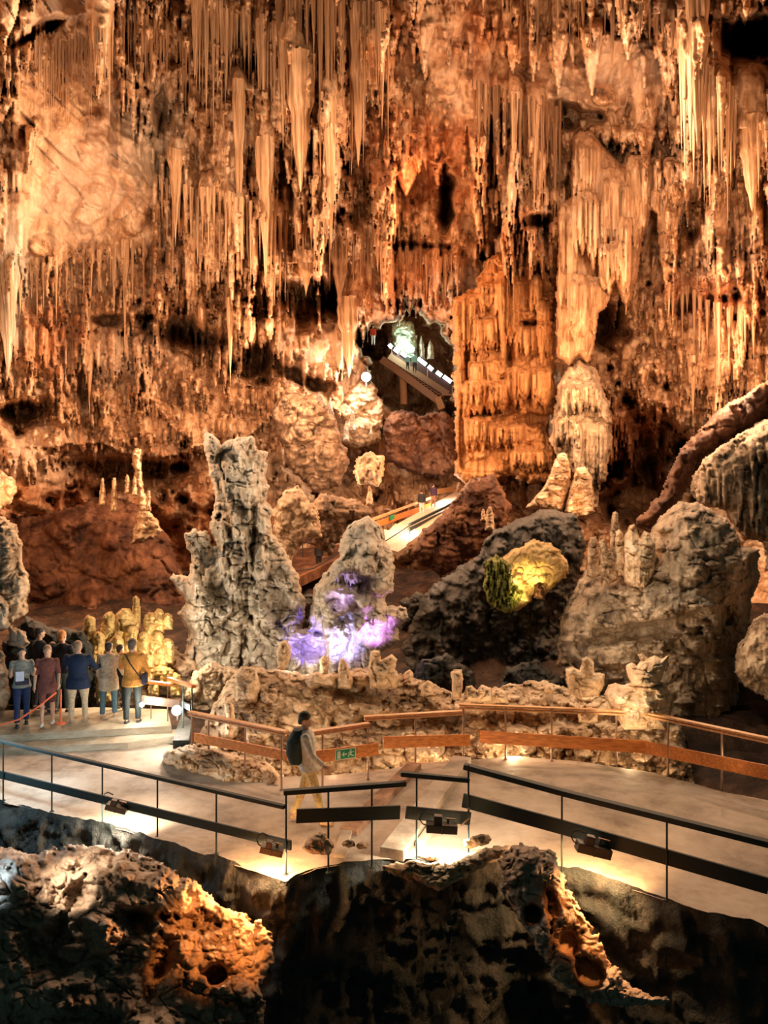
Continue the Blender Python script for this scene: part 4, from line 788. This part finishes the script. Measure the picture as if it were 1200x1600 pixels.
def bar2(m, p, q, w):
    p = Vector((p[0], 0, p[1])); q = Vector((q[0], 0, q[1])); d = (q-p).normalized(); s2 = Vector((-d.z, 0, d.x))*w
    V = [M_ @ (v+Vector((0, -.014+l, 0))) for l in (0, .004) for v in (p-s2, p+s2, q+s2, q-s2)]
    m.add(V, [(0, 1, 2, 3), (7, 6, 5, 4), (0, 4, 5, 1), (1, 5, 6, 2), (2, 6, 7, 3), (3, 7, 4, 0)])
for p, q, w_ in [((.10, .035), (.088, -.01), .016), ((.10, .03), (.065, .03), .007), ((.065, .03), (.048, .012), .006), ((.10, .03), (.135, .022), .007), ((.135, .022), (.15, .04), .006), ((.086, -.01), (.058, -.02), .010), ((.058, -.02), (.052, -.055), .008), ((.088, -.012), (.115, -.035), .010), ((.115, -.035), (.152, -.04), .008)]:
    bar2(mm, p, q, w_)
cs = [(.093+.016*math.cos(t), .058+.014*math.sin(t)) for t in np.linspace(0, 6.28, 13)[:-1]]
mm.add([M_ @ Vector((x, -.014, z)) for x, z in cs], [tuple(range(12))])
mm.build('running_figure', SW, sg)

# ------------------------------------------------------------------ floodlights
def flood(px, py, D, w, tilt, col, watt, label, conduit=True, glowc=(1, .85, .6), rock_aim=None):
    """lamp hung under the lower rail: junction box on the board, long housing below it, lens facing down onto the path"""
    c = at(px, py, D); t = thing('floodlight', c, label, 'floodlight')
    R3 = Matrix.Rotation(tilt, 3, 'Y'); wd = w/F*D
    m = MB(); m.box((0, 0, 0), (wd, .16, wd*.27), R3); m.box((0, -.085, 0), (.02, .01, wd*.28), R3); hs = m.build('housing', M_HOUS, t, bevel=.008)
    m = MB(); m.box((0, .02, -wd*.145), (wd*.9, .12, .012), R3); m.build('lens', glow('lens_'+label[:9], glowc, 30), t)
    m = MB(); m.box((-wd*.12, -.02, wd*.27), (wd*.26, .10, wd*.30), R3); m.build('junction_box', M_HOUS, t, bevel=.006)
    m = MB(); m.box((wd*.22, .03, wd*.18), (.03, .02, wd*.2), R3); m.box((wd*.3, -.02, wd*.30), (wd*.35, .02, .015), R3); m.build('bracket', M_GALV, t)
    m = MB(); m.tube([R3 @ Vector(p) for p in ((-wd*.5, 0, .02), (-wd*.62, -.02, .04), (-wd*.74, -.03, .10), (-wd*.70, -.03, .17), (-wd*.55, -.03, .20), (-wd*.3, -.03, .18))], .009, 6); m.build('cable', M_CABLE, t, smooth=True)
    for s2, yy, ww in ((-.5, .07, .5), (.5, .07, .5)):
        l = bpy.data.lights.new('floodlight_beam', 'SPOT'); l.energy = watt*ww*2.2; l.color = col; l.shadow_soft_size = .06; l.spot_size = math.radians(150); l.spot_blend = .35
        lo = bpy.data.objects.new('floodlight_beam', l); lo.location = c+R3 @ Vector((wd*s2*.7, yy, -wd*.27)); lo.rotation_euler = Vector((0, .5, -1)).to_track_quat('-Z', 'Y').to_euler(); C.objects.link(lo)
    if rock_aim:
        px_, py_, D_, w_, cc = rock_aim; l = bpy.data.lights.new('rock_beam', 'SPOT'); l.energy = w_; l.color = cc; l.spot_size = 1.9; l.spot_blend = .8; l.shadow_soft_size = .05
        lo = bpy.data.objects.new('rock_beam', l); lo.location = c+Vector((0, -.22, -.10)); C.objects.link(lo); lo.rotation_euler = (at(px_, py_, D_)-lo.location).to_track_quat('-Z', 'Y').to_euler()
    return t
flood(183, 1262, 11.25, 33, .25, (1, .82, .60), 75, 'floodlight under the left near railing, lighting the grey path', rock_aim=(130, 1420, 9.2, 260, (1, .80, .58)))
flood(425, 1328, 9.8, 36, .22, (1, .52, .20), 60, 'floodlight near the end of the left near railing, glowing orange', rock_aim=(320, 1480, 8.7, 420, (1, .40, .11)))
flood(690, 1293, 10.12, 48, .06, (1, .84, .60), 75, 'white floodlight under the central short railing')
flood(927, 1327, 9.6, 54, .25, (1, .55, .22), 75, 'floodlight under the right near railing, lighting the path amber', rock_aim=(890, 1450, 8.9, 220, (1, .46, .16)))
M_BULB = glow('hot_bulb', (1, .93, .85), 60)
def globe(px, py, D, r, watt, col, label, size=None):
    c = at(px, py, D); t = thing('spotlight', c, label, 'spotlight')
    m = MB(); m.ball((0, 0, 0), r, 16); m.build('bulb', M_BULB, t, smooth=True)
    m = MB(); m.rings([((0, r*.35, -r*.3), r*.8, r*.5), ((0, r*.9, -r*.5), r*.6, r*.5)], 12); m.tube([(0, r*.6, -r*.4), (0, r*.6, -r*2.2)], r*.2, 6); m.build('housing', M_HOUS, t)
    l = bpy.data.lights.new('spot_glow', 'POINT'); l.energy = watt; l.color = col; l.shadow_soft_size = r; lo = bpy.data.objects.new('spot_glow', l); lo.location = c+Vector((0, -r*1.6, 0)); C.objects.link(lo)
globe(276, 1110, 15.1, .095, 60, (1, .90, .74), 'brightest spotlight on the platform railing')
globe(222, 1101, 16.0, .05, 30, (1, .9, .74), 'small spotlight beside the trousers of the yellow jacket visitor')
globe(572, 589, 47.0, .28, 1100, (1, .84, .66), 'brightest distant floodlight on the knoll left of the far stairs')
globe(507, 666, 43.5, .18, 420, (1, .75, .5), 'smaller distant floodlight at the foot of the curtain')
m = MB(); m.tube([onz(712, 1352, .0), onz(690, 1346, .03), P(720, 1290, 10.3), P(733, 1278, 10.25), P(733, 1262, 10.3)][2:], .012, 6)
tag(m.build('conduit', M_GALV), 'pale cable conduit bending up at the end of the central railing', 'conduit')

lamp(470, 1290, 7.4, 620, (1, .34, .08), .08, (325, 1490, 8.9), 34)  # these spots are unseen, added in open air to light the foreground rocks
lamp(20, 1290, 8.2, 260, (1, .78, .56), .08, (160, 1410, 9.2), 44)
lamp(-60, 1350, 8.2, 120, (.45, .72, 1), .08, (30, 1400, 9.2), 50)
lamp(1000, 1270, 7.4, 420, (1, .34, .08), .08, (900, 1460, 8.9), 26)
# purple, yellow and other coloured show lights
lamp(530, 1035, 17.6, 1100, (.42, .40, 1.0), .12, (533, 990, 20.5), 34); lamp(600, 1030, 17.6, 1000, (.62, .26, 1.0), .12, (584, 965, 20.5), 28); lamp(480, 1030, 17.8, 700, (.20, .14, 1.0), .1, (480, 998, 21), 30); lamp(530, 980, 17.6, 500, (.52, .36, 1.0), .1, (532, 908, 20.6), 22)
lamp(820, 960, 19.4, 430, (1, .74, .28), .1, (825, 895, 21.5), 46)
lamp(215, 1040, 18.0, 26, (1, .74, .32), .1); lamp(258, 1078, 17.2, 12, (.98, .92, .55), .1)
lamp(634, 540, 61.3, 420, (.72, 1, .85), .2)

# ------------------------------------------------------------------ far stairs
ORG = Vector((0, 0, 0))
def sub(t, name, mat, fn, **k):
    m = MB(); fn(m); return m.build(name, mat, t, **k)
SD = 60.0
def S3(px, py, d=0): return at(px, py, SD+d)
base_ = S3(683, 640); st = thing('staircase', base_, 'distant steel staircase with brightly lit side panels climbing left to the upper alcove', 'staircase')
def rl(p): return p-base_
n_st = 17; A0 = S3(690, 619); A1 = S3(612, 566)
def stringers(m):
    m.beam(rl(S3(596, 561)), rl(S3(684, 626)), .25, .55)
sub(st, 'stringer', plain('rusty_steel', (.30, .16, .09), .6), stringers)
def backs(m): m.beam(rl(S3(608, 556, 2.2)), rl(S3(700, 616, 2.2)), .15, .5)
sub(st, 'stringer', MATS['rusty_steel'], backs)
for i in range(n_st):
    p = A0.lerp(A1, i/(n_st-1))
    sub(st, 'step', MATS['rusty_steel'], lambda m: (m.box(rl(p)+Vector((0, 1.1, 0)), (.30, 2.2, .05)), m.box(rl(p)+Vector((.13, 1.1, -.09)), (.03, 2.2, .16))))
sub(st, 'side_panel', plain('dark_red_panel', (.07, .025, .02), .6), lambda m: m.beam(rl(S3(613, 553, 2.25)), rl(S3(706, 616, 2.25)), .05, 1.2))
sub(st, 'landing', MATS['rusty_steel'], lambda m: m.box(rl(S3(699, 620, 1.1)), (1.0, 2.3, .12)))
M_LITPANEL = glow('lit_panel_glow', (.82, .95, 1.0), 3.2)  # side panels that are only lit; their brightness is given as glow
segs = [((608, 538), (612, 543)), ((616, 545), (623, 550)), ((627, 551), (640, 560)), ((653, 560), (666, 570)), ((669, 572), (676, 578)), ((682, 581), (690, 587)), ((693, 588), (705, 597))]
for a, b in segs: sub(st, 'lit_panel', M_LITPANEL, lambda m: m.beam(rl(S3(*a, 2.1)), rl(S3(*b, 2.1)), .12, .30))
sub(st, 'handrail', M_STEEL, lambda m: m.beam(rl(S3(606, 536, 2.3)), rl(S3(708, 601, 2.3)), .10, .10))
for x, y in [(612, 545), (640, 562), (668, 580), (707, 604)]:
    sub(st, 'post', M_GALV, lambda m: m.tube([rl(S3(x, y-3, 2.2)), rl(S3(x, y+18, 2.2))], .05, 6))
sub(st, 'support_column', plain('concrete_column', (.48, .26, .13), .8), lambda m: m.rings([(rl(at(631, 632, SD+.6)), .28, .28), (rl(at(630, 584, SD+.6)), .28, .28)], 12))
sub(st, 'base_plinth', MATS['concrete_column'], lambda m: m.beam(rl(S3(683, 622)), rl(S3(690, 640)), .9, .5))
lamp(690, 585, 57, 25, (.8, .95, 1), .2)
body('alcove_rock', [(612, 580), (612, 510), (618, 498), (630, 495), (645, 505), (652, 530), (653, 580)], 64, 1.2, rock('green_lit_rock', (.16, .20, .15), (.48, .52, .40), (.78, .80, .66), .8, 1, .8, .1), 1.0, lum(60, 3, 7, .9, .9), edge=10, label='pale green lit rock face in the alcove above the far stairs', cat='rock formation')  # green of the alcove's light put into the rock colour
for x, y0, w in [(659, 524, 9), (673, 528, 10)]:
    stump([(x-w*.6, 562), (x-w*.5, y0+15), (x-1, y0), (x+w*.4, y0+14), (x+w*.6, 562)], {659: 'left', 673: 'right'}[x]+' of two pale stalagmites behind the far stairs', 63.5, .5, R_WHITE, lum(14, 3, 5, .8))

# ------------------------------------------------------------------ walkway in the middle distance
dk = thing('footbridge', at(600, 850, 36), 'lit wooden ramp with steps climbing to the right in the middle distance', 'walkway')
fb = at(600, 850, 36); q_ = lambda px, py, D: at(px, py, D)-fb
M_DECK = plain('pale_deck_boards', (.62, .48, .36), .7)
def slab4(m, P4, th=.15):
    m.add([p for p in P4]+[p-Vector((0, 0, th)) for p in P4], [(0, 1, 2, 3), (7, 6, 5, 4), (0, 4, 5, 1), (1, 5, 6, 2), (2, 6, 7, 3), (3, 7, 4, 0)])
for a in [((598, 856, 35.2), (622, 862, 34.6), (636, 853, 35.4), (600, 845, 36)), ((600, 847, 36), (632, 854, 35.4), (640, 846, 36), (600, 838, 36.7)), ((599, 840, 36.7), (640, 847, 36), (652, 838, 36.8), (600, 827, 37.6)), ((606, 830, 37.6), (652, 839, 36.8), (660, 829, 37.8), (618, 818, 38.8))]:
    sub(dk, 'step', M_DECK, lambda m: slab4(m, [q_(*p) for p in a], .18))
sub(dk, 'deck', M_DECK, lambda m: slab4(m, [q_(*p) for p in ((618, 820, 38.8), (660, 830, 37.8), (716, 786, 44), (716, 766, 50))], .2))
sub(dk, 'handrail', M_RAILW, lambda m: m.beam(q_(581, 812, 38.5), q_(675, 777, 46), .12, .12))
sub(dk, 'lower_board', M_WOOD, lambda m: m.beam(q_(587, 820, 38.5), q_(675, 789, 46), .06, .30))
sub(dk, 'lower_board', M_RAILW, lambda m: m.beam(q_(684, 768, 49), q_(716, 763, 51), .06, .35))
for x, y, D in [(604, 804, 40), (638, 791, 43), (672, 778, 46)]: sub(dk, 'post', M_GALV, lambda m: m.tube([q_(x, y, D), q_(x, y+22, D)], .03, 6))
sub(dk, 'handrail', M_STEEL, lambda m: m.beam(q_(640, 820, 37.6), q_(714, 783, 43.8), .12, .12))
sub(dk, 'lower_board', M_STEEL, lambda m: m.beam(q_(640, 828, 37.6), q_(714, 791, 43.8), .06, .22))
sub(dk, 'post', M_STEEL, lambda m: m.tube([q_(640, 819, 37.6), q_(640, 843, 37.0)], .03, 6))
sub(dk, 'rope', M_CABLE, lambda m: m.tube([q_(640, 821, 37.6), q_(622, 833, 36.5), q_(603, 845, 35.5)], .03, 5))
sub(dk, 'sign_plate', SGm, lambda m: m.beam(q_(610, 809.5, 39.8), q_(616, 807, 40.2), .04, .22))
lamp(690, 770, 45, 320, (1, .80, .6), .15); lamp(640, 812, 37, 130, (1, .85, .66), .1)
# lower path with rope rail and silhouetted visitor
pm = MB(); slab4(pm, [at(440, 915, 36), at(535, 870, 40), at(540, 850, 46), at(440, 860, 46)], .5); tag(pm.build('path', R_RED), 'brown earth path with rope rail seen behind the pale column', 'path')
rp = thing('rope_rail', at(473, 878, 43), 'thin rope rail along the earth path beside the silhouetted visitor', 'railing'); r0 = at(473, 878, 43)
sub(rp, 'post', M_STEEL, lambda m: m.tube([at(473, 847, 43)-r0, Vector((0, 0, 0))], .03, 6))
sub(rp, 'post', M_STEEL, lambda m: m.tube([at(535, 845, 43)-r0, at(535, 872, 43)-r0], .03, 6))
sub(rp, 'rope', M_CABLE, lambda m: m.tube([at(452, 862, 41)-r0, at(473, 848, 43)-r0, at(500, 850, 43)-r0, at(535, 847, 43)-r0], .025, 5))
sub(rp, 'rope', M_CABLE, lambda m: m.tube([at(452, 893, 38)-r0, at(490, 888, 38.6)-r0, at(533, 862, 41)-r0], .03, 5))

# ------------------------------------------------------------------ visitors
SKIN = plain('skin', (.62, .36, .24), .55, var=.05)
def cloth(name, c): return plain(name, c, .85, vs_=22, var=.28, bump=.6)
def person(label, loc, H=1.72, rz=0, top=(.3, .3, .3), bottom=(.1, .1, .12), hair=(.04, .025, .02), shoes=(.05, .05, .05), arms=((10, 10, 8), (10, 10, 8)), legs=(4, -4), long=0, skirt=False, skin_legs=False, head=(0, 0), short=False, extra=None, vox=.011, wide=1.0, sleeve=True, cap=None, bald=False, longhair=False, lean=0):
    """faces -Y when rz = 0; arms: (forward swing, elbow bend, outward) per side in degrees; legs: forward swing per side"""
    s = H/1.72; t = thing('person', loc, label, 'person', rz=rz); R = math.radians
    def rotx(v, a): return Matrix.Rotation(a, 3, 'X') @ v
    b = MB(); c = MB(); tr = MB(); SH = []; hr = MB()
    hips = [Vector((sx*.092*wide, 0, .90)) for sx in (-1, 1)]
    LN = Matrix.Rotation(R(lean), 3, 'X')
    def L_(v): v = Vector(v); return LN @ (v-Vector((0, 0, .9)))+Vector((0, 0, .9)) if v.z > .9 else v
    def sc(v): return Vector(v)*s
    hz = 1.60; hd = Matrix.Rotation(R(head[1]), 3, 'Z') @ Matrix.Rotation(R(head[0]), 3, 'X'); hc = L_((0, -.01, hz))
    def hp(x, y, z): return sc(hc+hd @ Vector((x, y, z)))
    b.ball(hp(0, .012, .015), (.076*s, .094*s, .108*s), 20, hd); b.ball(hp(0, -.028, -.055), (.056*s, .062*s, .062*s), 14, hd)
    b.tube([hp(0, -.083, .012), hp(0, -.112, -.022)], [.008*s, .015*s], 8); b.ball(hp(0, -.086, -.062), (.026*s, .012*s, .009*s), 10)
    for sx in (-1, 1): b.ball(hp(sx*.078, .01, -.005), (.010*s, .020*s, .032*s), 8); b.ball(hp(sx*.031, -.078, .017), (.014*s, .009*s, .008*s), 8)
    b.tube([sc(L_((0, .012, 1.40))), sc(L_((0, .010, 1.56)))], [.062*s, .054*s], 12)
    TR = [(.86, .155, .105), (.95, .16, .11), (1.05, .142, .10), (1.18, .155, .11), (1.30, .178, .112), (1.38, .175, .10), (1.43, .12, .075), (1.455, .06, .055)]
    b.rings([(sc(L_((0, 0, z))), rx*.9*s*wide, ry*.88*s*wide) for z, rx, ry in TR], 20)
    c.rings([(sc(L_((0, 0, z))), rx*1.09*s*wide, ry*1.15*s*wide) for z, rx, ry in [(.84-long, .188, .148), (.90, .178, .135)]+TR[1:]], 20)
    for i, sx in enumerate((-1, 1)):
        fw, el, ou = arms[i]; S = Vector((sx*.185*wide, 0, 1.375)); d = Vector((0, 0, -1)); d = Matrix.Rotation(R(-ou*sx), 3, 'Y') @ d; d = rotx(d, R(-fw)); E = S+d*.285
        d2 = Matrix.Rotation(R(-ou*sx*.3), 3, 'Y') @ Vector((0, 0, -1)); d2 = rotx(d2, R(-fw-el)); Wr = E+d2*.245
        S, E, Wr = L_(S), L_(E), L_(Wr); d2 = (Wr-E).normalized()
        b.tube([sc(S), sc(S.lerp(E, .5)), sc(E)], [.050*s, .045*s, .039*s], 12); b.tube([sc(E), sc(E.lerp(Wr, .3)), sc(Wr)], [.040*s, .040*s, .027*s], 12); b.ball(sc(E), .04*s, 10)
        c.ball(sc(S), .068*s, 12); c.tube([sc(S), sc(E)], [.068*s, .056*s], 12)
        if sleeve: c.ball(sc(E), .056*s, 10); c.tube([sc(E), sc(E.lerp(Wr, .95))], [.056*s, .042*s], 12)
        # hand: palm, four unequal curled fingers, thumb
        sd = d2.cross(Vector((sx, 0, 0))).normalized() if abs(d2.x) < .9 else Vector((0, -1, 0)); inn = Vector((-sx, 0, 0)); pc = Wr+d2*.045
        b.tube([sc(Wr-d2*.01), sc(pc), sc(pc+d2*.04)], [.027*s, .036*s, .033*s], 10)
        for k, (o_, ln) in enumerate(((-.030, .072), (-.010, .082), (.010, .076), (.029, .060))):
            p0 = pc+d2*.035+sd*o_; p1 = p0+d2*ln*.5+inn*.006; p2 = p1+(d2*.8+inn*.6).normalized()*ln*.5; b.tube([sc(p0), sc(p1), sc(p2)], [.0105*s, .010*s, .008*s], 8)
        p0 = pc-sd*.030-d2*.01; p1 = p0-sd*.022+d2*.025; p2 = p1+d2*.03+inn*.01; b.tube([sc(p0), sc(p1), sc(p2)], [.013*s, .011*s, .009*s], 8)
        lg = legs[i]; Hp = hips[i]; kb = abs(lg)*.35 if lg < 0 else 3; dl = rotx(Vector((sx*.02, 0, -1)), R(-lg)).normalized(); K = Hp+dl*.43; d3 = rotx(Vector((0, 0, -1)), R(-lg+kb)); An = K+d3*.42
        off = Vector((0, 0, 0)); b.tube([sc(Hp), sc(Hp.lerp(K, .5)), sc(K)], [.080*s, .072*s, .052*s], 14); b.ball(sc(K), .052*s, 10); b.tube([sc(K), sc(K.lerp(An, .3)), sc(An)], [.050*s, .053*s, .034*s], 12)
        if not skirt:
            tr.ball(sc(Hp), .092*s, 12); tr.tube([sc(Hp), sc(Hp.lerp(K, .5)), sc(K)], [.096*s*wide, .084*s*wide, .068*s], 14)
            if not short: tr.ball(sc(K), .068*s, 10); tr.tube([sc(K), sc(An+Vector((0, 0, .03)))], [.068*s, .058*s], 12)
        sh = MB(); sh.tube([sc(An+Vector((0, .045, -.028))), sc(An+Vector((0, -.03, -.028))), sc(An+Vector((0, -.12, -.04))), sc(An+Vector((0, -.165, -.045)))], [.036*s, .044*s, .040*s, .020*s], 12)
        SH.append(sh); b.tube([sc(An+Vector((0, .03, -.03))), sc(An+Vector((0, -.12, -.04)))], [.026*s, .026*s], 8)
    tr.rings([(sc((0, 0, z)), rx*s*wide, ry*s*wide) for z, rx, ry in ((.80, .15, .105), (.90, .172, .122), (1.0, .16, .115))], 18)
    if skirt: tr.rings([(sc((0, 0, z)), rx*s, ry*s) for z, rx, ry in ((.28, .24, .19), (.6, .22, .17), (.85, .19, .14))], 20)
    hc_m = plain('hair_%d_%d' % (hair[0]*99, hair[2]*99), hair, .6, var=.3, vs_=40, bump=.5)
    if not bald:
        hr.ball(hp(0, .026, .044), (.088*s, .100*s, .096*s), 18, hd); hr.ball(hp(0, .07, -.02), (.070*s, .05*s, .075*s), 14, hd)
        if longhair: hr.tube([hp(0, .07, .03), hp(0, .085, -.10), hp(0, .09, -.22)], [.07*s, .075*s, .05*s], 14)
    body_ = b.build('body', SKIN, t, smooth=True, remesh=vox)
    j = c.build('top', cloth('cloth_%02d%02d%02d' % tuple(int(q*99) for q in top), top), t, smooth=True, remesh=vox*1.1); j.modifiers['s'].iterations = 6
    j = tr.build('skirt' if skirt else ('shorts' if short else 'trousers'), cloth('cloth_%02d%02d%02d' % tuple(int(q*99) for q in bottom), bottom), t, smooth=True, remesh=vox*1.1)
    for sh in SH: sh.build('shoe', cloth('shoe_%02d%02d%02d' % tuple(int(q*99) for q in shoes), shoes), t, smooth=True, remesh=vox)
    if not bald: hr.build('hair' if not cap else 'cap', hc_m if not cap else cloth('cap_orange', cap), t, smooth=True, remesh=vox)
    if extra: extra(t, s)
    return t
def pl(px, py, z): p = onz(px, py, z); return p
PZ = .27
def crossbag(t, s):
    m = MB(); m.tube([Vector((-.14, .10, 1.43))*s, Vector((0, .155, 1.22))*s, Vector((.17, .15, .98))*s], .012, 6); o = m.build('bag_strap', M_CABLE, t)
    m = MB(); m.box(Vector((.23, .08, .93))*s, (.10, .20, .22)); m.build('shoulder_bag', cloth('bag_navy', (.02, .02, .05)), t, bevel=.03)
# seen from behind (rz = pi): local -x is the right-hand side of the picture
def crossbag2(t, s):
    m = MB(); m.tube([Vector((.12, .12, 1.44))*s, Vector((0, .165, 1.25))*s, Vector((-.19, .15, .98))*s], .013, 6); m.build('bag_strap', M_CABLE, t)
    m = MB(); m.box(Vector((-.27, .06, .92))*s, (.09, .20, .24)); m.build('shoulder_bag', cloth('bag_navy', (.02, .02, .05)), t, bevel=.03)
person('person in mustard jacket and dark trousers with crossbody bag, seen from behind', pl(207, 1129, PZ), 1.76, math.pi, (.60, .26, .05), (.016, .022, .021), hair=(.10, .08, .07), shoes=(.05, .05, .05), arms=((8, 25, 14), (25, 50, 16)), legs=(3, -4), long=.08, extra=crossbag2, wide=1.08)
person('person in loose beige top and blue wide trousers beside the mustard jacket', pl(170, 1120, PZ), 1.62, math.pi, (.50, .40, .28), (.08, .15, .19), hair=(.05, .03, .03), shoes=(.45, .3, .22), arms=((12, 30, 10), (5, 15, 10)), legs=(6, -6), long=.22, wide=1.12)
def shawl(t, s):
    pass
person('person in navy blue jacket and beige trousers standing in the middle of the group', pl(122, 1127, PZ), 1.70, math.pi, (.005, .018, .055), (.50, .40, .27), hair=(.32, .2, .12), shoes=(.4, .33, .25), arms=((20, 70, 20), (20, 70, 20)), legs=(6, -3), long=.12, wide=1.28)
person('person in maroon dress with bare arms and pale shoes', pl(74, 1131, PZ), 1.64, math.pi*.1, (.17, .055, .045), (.17, .06, .05), hair=(.35, .2, .12), shoes=(.7, .68, .62), arms=((5, 15, 10), (10, 30, 10)), legs=(8, -6), long=.15, short=True, sleeve=False, longhair=True)
def waistbag(t, s):
    m = MB(); m.box(Vector((0, -.15, .98))*s, (.26, .08, .12)); m.build('waist_bag', cloth('bag_dark', (.03, .03, .05)), t, bevel=.02)
    m = MB(); m.box(Vector((-.05, -.20, 1.12))*s, (.16, .05, .20)); m.build('folded_paper', plain('pale_paper', (.55, .62, .78), .7), t, bevel=.01)
person('person in grey top and blue jeans holding a pale paper, leftmost of the group', pl(34, 1133, PZ), 1.62, .5, (.26, .27, .24), (.012, .03, .10), hair=(.05, .035, .03), shoes=(.04, .04, .05), arms=((25, 95, 8), (25, 95, 8)), legs=(10, -8), sleeve=False, extra=waistbag, longhair=True)
person('person in black with orange cap at the back of the group', pl(97, 1112, PZ), 1.80, math.pi*.9, (.02, .02, .025), (.10, .14, .13), arms=((10, 20, 14), (60, 80, 20)), cap=(.75, .30, .10), wide=1.1)
person('person in black jacket behind the maroon dress', pl(62, 1108, PZ), 1.84, math.pi*.75, (.025, .025, .03), (.03, .03, .03), arms=((30, 80, 10), (10, 20, 8)))
person('small person in dark clothes between the black jacket and the orange cap', pl(82, 1110, PZ), 1.52, math.pi*.2, (.04, .03, .03), (.05, .05, .05), hair=(.25, .12, .08))
person('person in black bending at the back, right of the beige top', pl(188, 1108, PZ), 1.45, math.pi*.8, (.02, .025, .04), (.02, .03, .04), wide=1.15)
# walking visitor in the middle
def pack(t, s):
    m = MB(); m.rings([((0, .20, .92), .15, .10), ((0, .22, 1.05), .18, .14), ((0, .21, 1.25), .18, .14), ((0, .17, 1.42), .12, .08)], 18)
    o = m.build('backpack', cloth('dark_teal_cloth', (.015, .035, .04)), t, smooth=True, remesh=.012)
person('person in pale shirt with dark backpack walking right along the path', Vector((at(484, 1286, 11.6).x, 11.6, .0)), 1.68, math.pi/2, (.90, .78, .70), (.85, .64, .32), hair=(.03, .025, .02), shoes=(.70, .48, .26), arms=((14, 30, 6), (-12, 20, 6)), legs=(16, -16), extra=pack, head=(12, 0), vox=.009, lean=-6)
# far visitors
person('person in black top and pale trousers on the lit footbridge', at(659, 806, 42), 1.45, math.pi*1.0, (.03, .03, .04), (.62, .62, .62), vox=.03)
person('person in dark purple top walking up the lit footbridge', at(677, 794, 43.5), 1.42, math.pi*.8, (.06, .03, .07), (.35, .2, .14), vox=.03)
person('silhouetted person standing on the earth path behind the rope', at(498, 892, 40.5), 1.55, math.pi, (.012, .012, .012), (.01, .01, .01), vox=.03)  # silhouette put into near-black clothes
person('person in red top and white trousers at the head of the far stairs', at(583, 540, 61), 1.62, 0, (.55, .06, .03), (.75, .78, .8), vox=.03)
person('person in turquoise shirt on the far stairs, the left of two', at(637, 578, 60.8), 1.25, math.pi, (.30, .75, .75), (.05, .05, .06), vox=.03)
person('person in turquoise shirt and dark hat on the far stairs, the right of two', at(648, 582, 60.8), 1.6, math.pi, (.30, .75, .78), (.05, .05, .06), vox=.03)
# barrier rope and post before the visitors
bz = pl(95, 1131, PZ); bt = thing('barrier_post', bz, 'red barrier post with rope in front of the group of visitors', 'barrier')
RB = plain('red_rope', (.85, .16, .06), .5)
sub(bt, 'post', RB, lambda m: m.tube([Vector((0, 0, 0)), Vector((0, 0, .72))], .022, 8))
sub(bt, 'base', RB, lambda m: m.rings([((0, 0, 0), .09, .09), ((0, 0, .02), .09, .09), ((0, 0, .03), .02, .02)], 14))
sub(bt, 'rope', RB, lambda m: m.tube([at(88, 1082, 15.7)-bz, at(60, 1104, 15.5)-bz, at(30, 1124, 15.3)-bz, at(-10, 1136, 15.1)-bz, at(-40, 1140, 15.0)-bz], .018, 6), smooth=True)
